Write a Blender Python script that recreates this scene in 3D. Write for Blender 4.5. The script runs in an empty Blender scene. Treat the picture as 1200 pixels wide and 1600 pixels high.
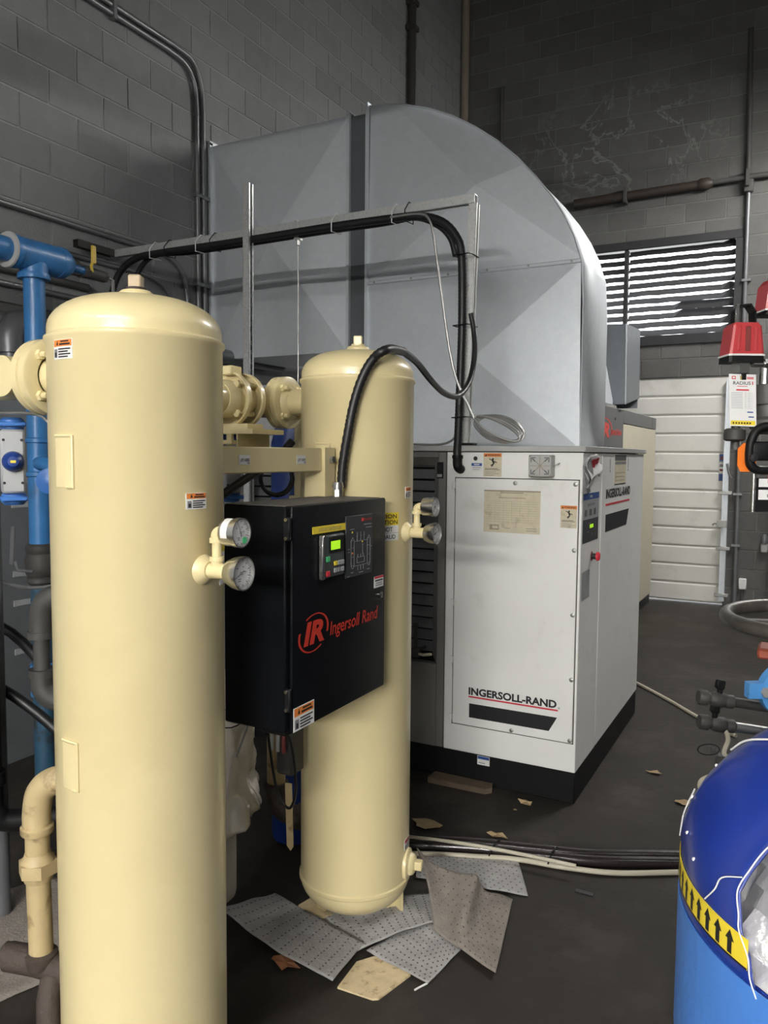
import bpy, bmesh, math, random
from mathutils import Vector, Matrix, noise
random.seed(7)
R = math.radians
SC = bpy.context.scene
COL = SC.collection
# ------------------------------------------------------------ camera
FPX, PITCH, ROLL, YAW = 1237.2, 0.0719374, 0.00798022, 0.48719369
cam = bpy.data.cameras.new('camera'); camo = bpy.data.objects.new('camera', cam); COL.objects.link(camo)
cam.sensor_fit = 'VERTICAL'; cam.sensor_height = 24.0; cam.lens = FPX / 1600 * 24.0
cam.clip_start = 0.05; cam.clip_end = 200
_f = Vector((-math.sin(YAW) * math.cos(PITCH), math.cos(YAW) * math.cos(PITCH), -math.sin(PITCH)))
_r = Vector((math.cos(YAW), math.sin(YAW), 0)); _u = _r.cross(_f)
_r2 = _r * math.cos(ROLL) + _u * math.sin(ROLL); _u2 = -_r * math.sin(ROLL) + _u * math.cos(ROLL)
_m = Matrix((_r2, _u2, -_f)).transposed().to_4x4(); _m.translation = (0, 0, 1.58)
camo.matrix_world = _m
SC.camera = camo
# ------------------------------------------------------------ world, exposure
w = bpy.data.worlds.new('sky'); SC.world = w; w.use_nodes = True
w.node_tree.nodes['Background'].inputs[0].default_value = (0.93, 0.96, 1.0, 1)
w.node_tree.nodes['Background'].inputs[1].default_value = 4.0
SC.view_settings.view_transform = 'Standard'; SC.view_settings.look = 'None'
SC.view_settings.exposure = 0.55; SC.view_settings.gamma = 1.0; SC.view_settings.use_curve_mapping = False
# fluorescent fixtures of the hall: (centre, length, along axis, strength); built further down
LAMPS = [((-0.45, -1.4, 3.12), 2.3, 'X', 84.0),
         ((-2.45, -1.6, 3.3), 1.2, 'Y', 28.0),
         ((1.9, 0.9, 4.3), 2.4, 'Y', 10.0),
         ((0.7, 7.1, 4.7), 2.4, 'Y', 200.0),
         ((0.9, -5.0, 2.72), 2.4, 'X', 600.0)]
# ------------------------------------------------------------ dimensions
XL, YB, XR, YF, ZC = -3.80, 9.10, 4.2, -7.0, 8.2        # room planes
T1, T2, TR = (-1.258, 1.252), (-1.258, 2.19), 0.1778      # dryer vessels
CX, CY = -0.861, 3.489                                    # near right corner of the white compressor
DY, DB = 4.50, 5.13                                       # exhaust duct front and rear

# ------------------------------------------------------------ materials
MATS = {}
def mat(name, col, rough=0.5, metal=0.0, var=0.12, scale=6.0, bump=0.0, bscale=90.0, spec=0.5,
        wear=None, wscale=9.0, wlo=0.55, whi=0.68, emit=None, alpha=None, rnd=0.0, coat=0.0, stretch=None):
    m = bpy.data.materials.new(name); m.use_nodes = True; MATS[name] = m
    nt = m.node_tree; N = nt.nodes; L = nt.links; b = N['Principled BSDF']
    b.inputs['Roughness'].default_value = rough; b.inputs['Metallic'].default_value = metal
    b.inputs['Specular IOR Level'].default_value = spec
    if coat: b.inputs['Coat Weight'].default_value = coat; b.inputs['Coat Roughness'].default_value = 0.12
    tc = N.new('ShaderNodeNewGeometry'); src = tc.outputs['Position']
    if stretch:
        mp = N.new('ShaderNodeMapping'); mp.inputs['Scale'].default_value = stretch
        L.new(src, mp.inputs['Vector']); src = mp.outputs['Vector']
    nz = N.new('ShaderNodeTexNoise'); nz.inputs['Scale'].default_value = scale; nz.inputs['Detail'].default_value = 5
    L.new(src, nz.inputs['Vector'])
    mx = N.new('ShaderNodeMix'); mx.data_type = 'RGBA'
    mx.inputs['A'].default_value = tuple(max(0, c * (1 - var)) for c in col) + (1,)
    mx.inputs['B'].default_value = tuple(min(1, c * (1 + var)) for c in col) + (1,)
    L.new(nz.outputs['Fac'], mx.inputs['Factor']); out = mx.outputs['Result']
    if wear:
        n2 = N.new('ShaderNodeTexNoise'); n2.inputs['Scale'].default_value = wscale; n2.inputs['Detail'].default_value = 7
        n2.inputs['Roughness'].default_value = 0.65
        L.new(src, n2.inputs['Vector'])
        rp = N.new('ShaderNodeMapRange'); rp.inputs['From Min'].default_value = wlo; rp.inputs['From Max'].default_value = whi
        L.new(n2.outputs['Fac'], rp.inputs['Value'])
        m2 = N.new('ShaderNodeMix'); m2.data_type = 'RGBA'
        L.new(rp.outputs['Result'], m2.inputs['Factor']); L.new(out, m2.inputs['A']); m2.inputs['B'].default_value = tuple(wear) + (1,)
        out = m2.outputs['Result']
    if rnd:
        oi = N.new('ShaderNodeObjectInfo'); mr = N.new('ShaderNodeMapRange')
        mr.inputs['To Min'].default_value = 1 - rnd; mr.inputs['To Max'].default_value = 1 + rnd
        L.new(oi.outputs['Random'], mr.inputs['Value'])
        hs = N.new('ShaderNodeHueSaturation'); L.new(mr.outputs['Result'], hs.inputs['Value']); L.new(out, hs.inputs['Color'])
        out = hs.outputs['Color']
    L.new(out, b.inputs['Base Color'])
    if bump:
        n3 = N.new('ShaderNodeTexNoise'); n3.inputs['Scale'].default_value = bscale; n3.inputs['Detail'].default_value = 4
        L.new(src, n3.inputs['Vector'])
        bp = N.new('ShaderNodeBump'); bp.inputs['Strength'].default_value = bump; bp.inputs['Distance'].default_value = 0.01
        L.new(n3.outputs['Fac'], bp.inputs['Height']); L.new(bp.outputs['Normal'], b.inputs['Normal'])
    if emit:
        b.inputs['Emission Color'].default_value = tuple(emit[:3]) + (1,); b.inputs['Emission Strength'].default_value = emit[3]
    if alpha is not None: b.inputs['Alpha'].default_value = alpha
    return m
mat('floor', (0.0255, 0.022, 0.0185), 0.66, spec=0.22, var=0.5, scale=1.6, bump=0.25, bscale=25, wear=(0.060, 0.051, 0.042), wscale=2.2, wlo=0.5, whi=0.78)
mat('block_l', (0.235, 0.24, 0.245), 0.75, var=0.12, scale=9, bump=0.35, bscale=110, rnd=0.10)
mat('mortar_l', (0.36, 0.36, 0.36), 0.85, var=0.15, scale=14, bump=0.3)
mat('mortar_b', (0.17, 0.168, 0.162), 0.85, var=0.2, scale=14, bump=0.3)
mat('plain_wall', (0.09, 0.09, 0.09), 0.85, var=0.1)
mat('ceiling', (0.05, 0.05, 0.05), 0.9)
mat('tan', (0.70, 0.60, 0.335), 0.34, var=0.05, scale=5, bump=0.03, bscale=140, wear=(0.65, 0.55, 0.30), wscale=3, wlo=0.55, whi=0.8, coat=0.25)
mat('tan_dirty', (0.44, 0.345, 0.185), 0.5, var=0.18, scale=18, wear=(0.20, 0.14, 0.07), wscale=16, wlo=0.54, whi=0.66)
mat('plug', (0.46, 0.36, 0.24), 0.6, var=0.2, scale=40)
mat('rust', (0.050, 0.036, 0.029), 0.75, var=0.35, scale=30, bump=0.3)
mat('black_box', (0.0035, 0.0042, 0.0055), 0.42, var=0.2, scale=30, bump=0.05, bscale=300, spec=0.16)
mat('black', (0.006, 0.006, 0.0065), 0.5, var=0.2, scale=30, spec=0.25)
mat('black_dust', (0.045, 0.043, 0.04), 0.6, var=0.3, scale=20)
mat('dust', (0.085, 0.08, 0.074), 0.7, var=0.3, scale=14)
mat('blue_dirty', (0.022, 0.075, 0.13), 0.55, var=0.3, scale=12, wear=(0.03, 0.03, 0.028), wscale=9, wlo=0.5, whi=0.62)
mat('rubber', (0.010, 0.010, 0.011), 0.45, var=0.2, scale=40)
mat('white_paint', (0.78, 0.785, 0.76), 0.45, var=0.06, scale=4, wear=(0.64, 0.635, 0.59), wscale=5, wlo=0.58, whi=0.8)
mat('panel_grey', (0.17, 0.166, 0.150), 0.6, var=0.12, scale=5)
mat('white_grey', (0.40, 0.40, 0.385), 0.55, var=0.12, scale=7)
mat('white', (0.75, 0.75, 0.74), 0.5, var=0.04)
mat('label_white', (0.72, 0.72, 0.70), 0.5, var=0.04)
mat('paper', (0.60, 0.54, 0.40), 0.8, var=0.12, scale=30, wear=(0.44, 0.38, 0.26), wscale=20)
mat('paper_ink', (0.30, 0.26, 0.19), 0.8)
mat('orange', (0.72, 0.22, 0.04), 0.5, var=0.06)
mat('orange_plastic', (0.85, 0.20, 0.02), 0.42, var=0.06)
mat('yellow', (0.80, 0.62, 0.04), 0.5, var=0.06)
mat('ink', (0.012, 0.012, 0.014), 0.5)
mat('grey_ink', (0.22, 0.22, 0.23), 0.6)
mat('red_print', (0.52, 0.035, 0.02), 0.45, var=0.05)
mat('red_line', (0.60, 0.03, 0.05), 0.45, var=0.05)
mat('red_paint', (0.48, 0.045, 0.05), 0.35, var=0.08, coat=0.3)
mat('red_dark', (0.20, 0.035, 0.03), 0.5)
mat('blue_print', (0.02, 0.07, 0.26), 0.5)
mat('green', (0.05, 0.42, 0.16), 0.5)
mat('lcd', (0.32, 0.62, 0.02), 0.4, emit=(0.42, 0.85, 0.02, 0.45))
mat('keypad', (0.045, 0.055, 0.055), 0.45)
mat('key_grey', (0.33, 0.34, 0.35), 0.5)
mat('mimic', (0.035, 0.038, 0.043), 0.42)
mat('mimic_line', (0.28, 0.29, 0.30), 0.5)
mat('steel', (0.62, 0.62, 0.60), 0.27, metal=1.0, var=0.05)
mat('dull_steel', (0.42, 0.42, 0.41), 0.45, metal=0.9, var=0.15, scale=20)
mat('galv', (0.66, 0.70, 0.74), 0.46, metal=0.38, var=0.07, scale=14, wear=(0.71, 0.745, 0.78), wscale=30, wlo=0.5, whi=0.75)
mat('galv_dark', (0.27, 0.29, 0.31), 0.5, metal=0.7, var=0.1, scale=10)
mat('strut', (0.66, 0.67, 0.66), 0.42, metal=0.7, var=0.15, scale=60, wear=(0.45, 0.45, 0.44), wscale=80)
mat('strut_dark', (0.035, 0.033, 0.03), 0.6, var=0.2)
mat('canvas', (0.10, 0.11, 0.12), 0.7)
mat('conduit', (0.22, 0.225, 0.23), 0.4, metal=0.6, var=0.15, scale=10)
mat('pipe_dark', (0.07, 0.068, 0.065), 0.5, var=0.3, scale=12)
mat('pipe_brown', (0.045, 0.034, 0.028), 0.55, var=0.3, scale=12)
mat('pipe_beige', (0.25, 0.21, 0.17), 0.6)
mat('pipe_grey', (0.15, 0.155, 0.165), 0.4, metal=0.3, var=0.2, scale=10)
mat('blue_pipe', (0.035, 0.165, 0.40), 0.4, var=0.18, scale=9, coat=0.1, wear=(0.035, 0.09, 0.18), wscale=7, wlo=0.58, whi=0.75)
mat('blue_cast', (0.05, 0.17, 0.50), 0.35, var=0.1, scale=9)
mat('blue_bonnet', (0.10, 0.36, 0.78), 0.42, var=0.15, scale=14, wear=(0.06, 0.2, 0.5), wscale=12)
mat('blue_drum', (0.008, 0.030, 0.235), 0.33, var=0.12, scale=5, coat=0.35)
mat('blue_tape', (0.06, 0.20, 0.58), 0.55, var=0.12, scale=6, bump=0.2, bscale=40)
mat('blue_vessel', (0.008, 0.035, 0.19), 0.4)
mat('foil', (0.80, 0.79, 0.77), 0.30, metal=0.55, var=0.06, bump=0.4, bscale=60)
mat('act_grey', (0.42, 0.43, 0.44), 0.45, metal=0.3, var=0.08)
mat('louver', (0.022, 0.022, 0.024), 0.6, var=0.3, scale=20)
mat('door_white', (0.68, 0.67, 0.64), 0.55, var=0.10, scale=3, wear=(0.50, 0.49, 0.45), wscale=3.5, wlo=0.55, whi=0.8)
mat('comp_cream', (0.56, 0.52, 0.40), 0.5, var=0.06)
mat('comp_grey', (0.105, 0.108, 0.112), 0.5, var=0.08)
mat('comp_red', (0.62, 0.06, 0.05), 0.5)
mat('sorbent', (0.36, 0.352, 0.342), 0.95, var=0.22, scale=26, bump=0.4, bscale=120, wear=(0.30, 0.29, 0.28), wscale=7, wlo=0.55, whi=0.72)
mat('sorbent_brown', (0.25, 0.22, 0.19), 0.95, var=0.25, scale=22, bump=0.5, bscale=120, wear=(0.19, 0.165, 0.145), wscale=6, wlo=0.5, whi=0.68)
mat('dimple', (0.07, 0.068, 0.066), 0.95)
mat('chipboard', (0.62, 0.50, 0.30), 0.85, var=0.2, scale=40, wear=(0.30, 0.21, 0.11), wscale=28, wlo=0.56, whi=0.68)
mat('old_wood', (0.11, 0.078, 0.05), 0.85, var=0.35, scale=25)
mat('leaf', (0.36, 0.26, 0.14), 0.8, var=0.3, scale=40)
mat('copper_leaf', (0.30, 0.13, 0.06), 0.6, var=0.3, scale=40)
mat('hose_dark', (0.022, 0.017, 0.017), 0.26, var=0.2, coat=0.3)
mat('hose_cream', (0.50, 0.46, 0.36), 0.5, var=0.1)
mat('filter', (0.38, 0.36, 0.31), 0.6, var=0.18, scale=14)
mat('plastic_bag', (0.62, 0.58, 0.50), 0.10, var=0.12, scale=14, spec=0.9, bump=0.8, bscale=18, coat=0.8)
mat('brass', (0.55, 0.40, 0.12), 0.4, metal=0.8, var=0.1)
mat('yellow_handle', (0.55, 0.38, 0.05), 0.5, var=0.15, scale=40)
mat('wheel_iron', (0.085, 0.078, 0.07), 0.42, var=0.3, scale=40, metal=0.4, wear=(0.17, 0.16, 0.15), wscale=30)
mat('red_oxide', (0.35, 0.08, 0.045), 0.6, var=0.15)
mat('gauge_face', (0.50, 0.50, 0.49), 0.5, var=0.03)
mat('lamp_white', (0.8, 0.8, 0.8), 0.5)
def blockmat():
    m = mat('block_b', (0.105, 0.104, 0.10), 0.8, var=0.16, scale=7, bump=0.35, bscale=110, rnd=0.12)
    nt = m.node_tree; N = nt.nodes; L = nt.links; b = N['Principled BSDF']
    old = b.inputs['Base Color'].links[0].from_socket
    g = N.new('ShaderNodeNewGeometry')
    n = N.new('ShaderNodeTexNoise'); n.inputs['Scale'].default_value = 1.55; n.inputs['Detail'].default_value = 7; n.inputs['Roughness'].default_value = 0.6; n.inputs['Distortion'].default_value = 0.6
    L.new(g.outputs['Position'], n.inputs['Vector'])
    a = N.new('ShaderNodeMath'); a.operation = 'SUBTRACT'; a.inputs[1].default_value = 0.5; L.new(n.outputs['Fac'], a.inputs[0])
    ab = N.new('ShaderNodeMath'); ab.operation = 'ABSOLUTE'; L.new(a.outputs[0], ab.inputs[0])
    mr = N.new('ShaderNodeMapRange'); mr.inputs['From Min'].default_value = 0.016; mr.inputs['From Max'].default_value = 0.0
    L.new(ab.outputs[0], mr.inputs['Value'])
    sx = N.new('ShaderNodeVectorMath'); sx.operation = 'SUBTRACT'; sx.inputs[1].default_value = (-1.95, 9.1, 5.0)
    L.new(g.outputs['Position'], sx.inputs[0])
    sc = N.new('ShaderNodeVectorMath'); sc.operation = 'MULTIPLY'; sc.inputs[1].default_value = (0.75, 0, 1.35); L.new(sx.outputs[0], sc.inputs[0])
    ln = N.new('ShaderNodeVectorMath'); ln.operation = 'LENGTH'; L.new(sc.outputs[0], ln.inputs[0])
    fr = N.new('ShaderNodeMapRange'); fr.inputs['From Min'].default_value = 0.95; fr.inputs['From Max'].default_value = 0.45
    L.new(ln.outputs['Value'], fr.inputs['Value'])
    mu = N.new('ShaderNodeMath'); mu.operation = 'MULTIPLY'; L.new(mr.outputs['Result'], mu.inputs[0]); L.new(fr.outputs['Result'], mu.inputs[1])
    mx = N.new('ShaderNodeMix'); mx.data_type = 'RGBA'; L.new(mu.outputs[0], mx.inputs['Factor']); L.new(old, mx.inputs['A'])
    mx.inputs['B'].default_value = (0.24, 0.24, 0.235, 1); L.new(mx.outputs['Result'], b.inputs['Base Color'])
blockmat()
def glassmat():
    m = bpy.data.materials.new('gauge_glass'); m.use_nodes = True; MATS['gauge_glass'] = m
    b = m.node_tree.nodes['Principled BSDF']; b.inputs['Base Color'].default_value = (1, 1, 1, 1)
    b.inputs['Roughness'].default_value = 0.03; b.inputs['Alpha'].default_value = 0.12
glassmat()

# ------------------------------------------------------------ mesh helpers
def V(*a): return Vector(a)
def frame(axis):
    a = Vector(axis).normalized(); t = Vector((0, 0, 1)) if abs(a.z) < 0.9 else Vector((1, 0, 0))
    u = a.cross(t).normalized(); return u, a.cross(u).normalized(), a
def smooth_path(pts, n=6, closed=False):
    P = [Vector(p) for p in pts]; out = []
    k = len(P); rng = range(k if closed else k - 1)
    for i in rng:
        p1, p2 = P[i], P[(i + 1) % k]
        p0 = P[i - 1] if (i > 0 or closed) else p1 * 2 - p2
        p3 = P[(i + 2) % k] if (i + 2 < k or closed) else p2 * 2 - p1
        for j in range(n):
            t = j / n
            out.append(0.5 * ((2 * p1) + (p2 - p0) * t + (2 * p0 - 5 * p1 + 4 * p2 - p3) * t * t + (3 * p1 - p0 - 3 * p2 + p3) * t ** 3))
    if not closed: out.append(P[-1].copy())
    return out
class MB:
    def __init__(s): s.v = []; s.f = []; s.m = []
    def add(s, vs, fs, mi=0):
        o = len(s.v); s.v += [tuple(q) for q in vs]
        for f in fs: s.f.append(tuple(i + o for i in f)); s.m.append(mi)
        return s
    def box(s, x0, x1, y0, y1, z0, z1, mi=0, bev=0.0, seg=1):
        return s.obox(((x0 + x1) / 2, (y0 + y1) / 2, (z0 + z1) / 2), (1, 0, 0), (0, 1, 0), (abs(x1 - x0) / 2, abs(y1 - y0) / 2, abs(z1 - z0) / 2), mi, bev, seg)
    def obox(s, c, u, v, h, mi=0, bev=0.0, seg=1):
        u = Vector(u).normalized(); v = Vector(v); v = (v - u * v.dot(u)).normalized(); n = u.cross(v); c = Vector(c)
        if bev <= 0:
            vs = [c + u * h[0] * a + v * h[1] * b + n * h[2] * d for d in (-1, 1) for b in (-1, 1) for a in (-1, 1)]
            return s.add(vs, [(0, 2, 3, 1), (4, 5, 7, 6), (0, 1, 5, 4), (2, 6, 7, 3), (0, 4, 6, 2), (1, 3, 7, 5)], mi)
        bm = bmesh.new(); bmesh.ops.create_cube(bm, size=2)
        for q in bm.verts: q.co = Vector((q.co.x * h[0], q.co.y * h[1], q.co.z * h[2]))
        bmesh.ops.bevel(bm, geom=bm.edges[:], offset=min(bev, min(h) * 0.95), segments=seg, affect='EDGES', profile=0.5)
        bm.verts.ensure_lookup_table()
        vs = [c + u * q.co.x + v * q.co.y + n * q.co.z for q in bm.verts]
        fs = [tuple(q.index for q in f.verts) for f in bm.faces]; bm.free()
        return s.add(vs, fs, mi)
    def lathe(s, o, axis, prof, seg=32, mi=0, cap0=True, cap1=True, rot=0.0):
        u, v, a = frame(axis); o = Vector(o); vs = []; fs = []
        for r, h in prof:
            for k in range(seg):
                t = 2 * math.pi * (k + rot) / seg
                vs.append(o + a * h + (u * math.cos(t) + v * math.sin(t)) * r)
        for i in range(len(prof) - 1):
            for k in range(seg):
                k2 = (k + 1) % seg
                fs.append((i * seg + k, i * seg + k2, (i + 1) * seg + k2, (i + 1) * seg + k))
        if cap0 and prof[0][0] > 1e-6: fs.append(tuple(reversed(range(seg))))
        if cap1 and prof[-1][0] > 1e-6: fs.append(tuple((len(prof) - 1) * seg + k for k in range(seg)))
        return s.add(vs, fs, mi)
    def cyl(s, p0, p1, r, r1=None, seg=24, mi=0, bev=0.0):
        p0 = Vector(p0); p1 = Vector(p1); h = (p1 - p0).length; r1 = r if r1 is None else r1
        pr = [(r, 0), (r1, h)] if not bev else [(r - bev, 0), (r, bev), (r1, h - bev), (r1 - bev, h)]
        return s.lathe(p0, p1 - p0, pr, seg, mi)
    def hexa(s, p0, p1, r, mi=0): return s.cyl(p0, p1, r, seg=6, mi=mi)
    def tube(s, pts, r, seg=10, mi=0, closed=False, corr=0.0, per=0.012):
        P = [Vector(p) for p in pts]
        if corr:
            Q = []; ds = 0.0
            for a, b in zip(P, P[1:]):
                L = (b - a).length; k = max(1, int(L / (per / 2)))
                Q += [a.lerp(b, j / k) for j in range(k)]
            P = Q + [P[-1]]
        n = len(P); vs = []; fs = []; u = None
        for i in range(n):
            if closed: t = (P[(i + 1) % n] - P[i - 1])
            else: t = P[min(i + 1, n - 1)] - P[max(i - 1, 0)]
            t.normalize()
            if u is None: u, _, _ = frame(t)
            u = (u - t * u.dot(t)).normalized(); v = t.cross(u)
            rr = r[i] if isinstance(r, (list, tuple)) else r
            if corr: rr *= 1 + (corr if i % 2 else -corr)
            for k in range(seg):
                an = 2 * math.pi * k / seg
                vs.append(P[i] + (u * math.cos(an) + v * math.sin(an)) * rr)
        for i in range(n if closed else n - 1):
            j = (i + 1) % n
            for k in range(seg):
                k2 = (k + 1) % seg
                fs.append((i * seg + k, i * seg + k2, j * seg + k2, j * seg + k))
        if not closed:
            fs.append(tuple(reversed(range(seg)))); fs.append(tuple((n - 1) * seg + k for k in range(seg)))
        return s.add(vs, fs, mi)
    def prism(s, poly, n, mi=0):
        n = Vector(n); k = len(poly); A = [Vector(p) for p in poly]; vs = A + [p + n for p in A]
        fs = [tuple(range(k)), tuple(reversed(range(k, 2 * k)))] + [(i, i + k, (i + 1) % k + k, (i + 1) % k) for i in range(k)]
        return s.add(vs, fs, mi)
    def build(s, name, mats, parent=None, flat=False, angle=38):
        me = bpy.data.meshes.new(name); me.from_pydata(s.v, [], s.f)
        if isinstance(mats, str): mats = [mats]
        for q in mats: me.materials.append(MATS[q])
        for p, i in zip(me.polygons, s.m): p.material_index = i
        bm = bmesh.new(); bm.from_mesh(me); bmesh.ops.recalc_face_normals(bm, faces=bm.faces[:]); bm.to_mesh(me); bm.free()
        if not flat:
            for p in me.polygons: p.use_smooth = True
            me.set_sharp_from_angle(angle=R(angle))
        me.update()
        return link(name, me, parent)
def link(name, me, parent=None):
    o = bpy.data.objects.new(name, me); COL.objects.link(o)
    if parent is not None: put(o, parent)
    return o
def put(o, parent):
    o.parent = parent
    o.matrix_parent_inverse = Matrix.Translation(-parent.location) if parent.parent is None else Matrix.Identity(4)
def thing(name, label, cat, loc, group=None):
    o = bpy.data.objects.new(name, None); COL.objects.link(o); o.location = loc; o.empty_display_size = 0.1
    return tag(o, label, cat, group)
def tag(o, label, cat, group=None):
    o['label'] = label; o['category'] = cat
    if group: o['group'] = group
    return o
def struct(o, label=None):
    o['kind'] = 'structure'
    if label: o['label'] = label
    return o
def text_mesh(txt, size, bold=0.0, shear=0.0, sx=1.0, spacing=1.0):
    cu = bpy.data.curves.new('t', 'FONT'); cu.body = txt; cu.size = size; cu.offset = bold; cu.shear = shear
    cu.space_character = spacing; cu.resolution_u = 3
    ob = bpy.data.objects.new('t', cu); COL.objects.link(ob)
    me = bpy.data.meshes.new_from_object(ob); bpy.data.objects.remove(ob); bpy.data.curves.remove(cu)
    return [Vector((q.co.x * sx, q.co.y, 0)) for q in me.vertices], [tuple(p.vertices) for p in me.polygons]
def letters(name, txt, o, u, v, width, height, m, parent, lift=0.0012, bold=0.0, shear=0.0):
    """flat lettering fitted into width x height at origin o (lower left), along u, up v"""
    vs, fs = text_mesh(txt, 1.0, bold, shear)
    x0 = min(q.x for q in vs); x1 = max(q.x for q in vs)
    y0 = min(q.y for q in vs); y1 = max(q.y for q in vs)
    u = Vector(u); v = Vector(v); n = u.cross(v).normalized(); o = Vector(o)
    mb = MB(); mb.add([o + u * ((q.x - x0) / (x1 - x0) * width) + v * ((q.y - y0) / (y1 - y0) * height) + n * lift for q in vs], fs)
    me = bpy.data.meshes.new(name); me.from_pydata(mb.v, [], mb.f); me.materials.append(MATS[m]); me.update()
    return link(name, me, parent)
def planar(o, u, v):
    o = Vector(o); u = Vector(u).normalized(); v = Vector(v).normalized(); n = u.cross(v)
    return lambda a, b, d: o + u * a + v * b + n * d
def cylmap(c, r, ang, z0):
    """u runs counter-clockwise round a vertical vessel from angle ang (degrees), v up from z0"""
    def f(a, b, d):
        t = R(ang) + a / r
        return Vector((c[0] + (r + d) * math.cos(t), c[1] + (r + d) * math.sin(t), z0 + b))
    return f
def decal(name, parent, fn, rects, nseg=1, thick=0.001):
    """printed label: rects (u0,v0,u1,v1,material,layer); one mesh with thickness"""
    mb = MB(); names = []
    for (a0, b0, a1, b1, mname, lay) in rects:
        if mname not in names: names.append(mname)
        mi = names.index(mname); d = thick + lay * 0.0004
        vs = []; fs = []
        for i in range(nseg + 1):
            a = a0 + (a1 - a0) * i / nseg
            vs += [fn(a, b0, d), fn(a, b1, d), fn(a, b0, 0.0), fn(a, b1, 0.0)]
        for i in range(nseg):
            p = i * 4; q = p + 4
            fs += [(p, q, q + 1, p + 1)]
            if lay == 0: fs += [(p + 2, q + 2, q, p), (p + 1, q + 1, q + 3, p + 3)]
        if lay == 0: e = nseg * 4; fs += [(0, 1, 3, 2), (e, e + 2, e + 3, e + 1)]
        mb.add(vs, fs, mi)
    return mb.build(name, names, parent, flat=True)
def warn_rects(w, h, band='orange', body='label_white', rows=4, bandh=0.36, pict=True, left=0.0):
    """safety label: coloured header with dark header print, pictogram square, rows of small print"""
    rc = [(0, 0, w, h, body, 0), (w * .03, h * (1 - bandh), w * .97, h * .97, band, 1)]
    rc += [(w * .42, h * (1 - bandh * .42), w * .84, h * (1 - bandh * .22), 'ink', 2), (w * .36, h * (1 - bandh * .82), w * .90, h * (1 - bandh * .58), 'ink', 2)]
    rc += [(w * .20, h * (1 - bandh * .8), w * .29, h * (1 - bandh * .5), 'ink', 2), (w * .225, h * (1 - bandh * .5), w * .265, h * (1 - bandh * .25), 'ink', 2)]
    if pict:
        rc += [(w * .06, h * .08, w * .24, h * (1 - bandh) * .80, 'grey_ink', 2), (w * .10, h * .12, w * .20, h * (1 - bandh) * .55, 'ink', 3)]
    for i in range(rows):
        b = h * .08 + (h * (1 - bandh) - h * .12) * i / rows
        rc.append((w * .30, b, w * (.92 if i % 2 else .80), b + h * (1 - bandh) / rows * .42, 'ink', 2))
    return rc
def copy_tree(o, dloc, parent=None):
    c = o.copy(); COL.objects.link(c)
    if parent is None: c.location = Vector(o.location) + Vector(dloc)
    else: c.parent = parent
    for ch in o.children: copy_tree(ch, dloc, c)
    return c
# ============================================================ SETTING
mb = MB(); mb.box(XL - .3, XR + .3, YF - .3, YB + .3, -0.2, 0.0)
struct(mb.build('floor', 'floor', flat=True), 'worn dark concrete floor')
# walls: mortar slab with blocks laid proud of it; openings in the rear wall for the louver and the overhead door
LOUV = (-2.85, -0.69, 2.845, 3.861); DOOR = (-3.35, -0.72, 0.0, 2.438)
def rect_wall(name, rects, m):
    mb = MB()
    for r in rects: mb.box(*r)
    return struct(mb.build(name, m, flat=True))
wl = rect_wall('wall_left', [(XL - .25, XL, YF - .3, YB + .3, 0, ZC)], 'mortar_l'); wl['label'] = 'tall grey painted block wall on the left'
y0, y1 = YB, YB + .25
wb = rect_wall('wall_back', [(XL, DOOR[0], y0, y1, 0, ZC), (DOOR[1], XR, y0, y1, 0, LOUV[2]), (DOOR[0], DOOR[1], y0, y1, DOOR[3], LOUV[2]),
                             (DOOR[0], LOUV[0], y0, y1, LOUV[2], ZC), (LOUV[1], XR, y0, y1, LOUV[2], ZC), (LOUV[0], LOUV[1], y0, y1, LOUV[3], ZC)], 'mortar_b')
wb['label'] = 'dark grey block wall at the far end'
struct(MB().box(XR, XR + .25, YF - .3, YB + .3, 0, ZC).build('wall_right', 'plain_wall', flat=True))
struct(MB().box(XL, XR, YF - .25, YF, 0, ZC).build('wall_front', 'plain_wall', flat=True))
struct(MB().box(XL - .25, XR + .25, YF - .25, YB + .25, ZC, ZC + .2).build('ceiling', 'ceiling', flat=True))
def blocks(wall, axis, cells, m, keep):
    """cells: list of (a0,a1,z0,z1,score); the best `keep` become parts, the rest one stuff part"""
    cells.sort(key=lambda c: c[4]); cache = {}
    def add(mb, w, h):
        if axis == 'L': mb.box(0, .0055, -w / 2, w / 2, -h / 2, h / 2, bev=.004)
        else: mb.box(-w / 2, w / 2, -.0055, 0, -h / 2, h / 2, bev=.004)
    rest = MB()
    for i, (a0, a1, z0, z1, s) in enumerate(cells):
        w, h = a1 - a0, z1 - z0; c = Vector((XL, (a0 + a1) / 2, (z0 + z1) / 2)) if axis == 'L' else Vector(((a0 + a1) / 2, YB, (z0 + z1) / 2))
        if i < keep:
            key = (round(w, 3), round(h, 3))
            if key not in cache:
                t = MB(); add(t, w, h); o = t.build('block', m, wall, flat=True); cache[key] = o.data
            else: o = link('block', cache[key], wall)
            o.location = c + Vector((random.uniform(-.0012, .0012) if axis == 'L' else 0, random.uniform(-.0012, .0012) if axis == 'B' else 0, 0))
        else:
            t = MB()
            if axis == 'L': t.box(0, .0055, -w / 2, w / 2, -h / 2, h / 2)
            else: t.box(-w / 2, w / 2, -.0055, 0, -h / 2, h / 2)
            rest.add([Vector(q) + c for q in t.v], t.f)
    if rest.v:
        o = rest.build('distant_blocks', m, wall, flat=True); o['kind'] = 'stuff'
J = .009
cells = []
HC, LC = .1945, .389
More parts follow.
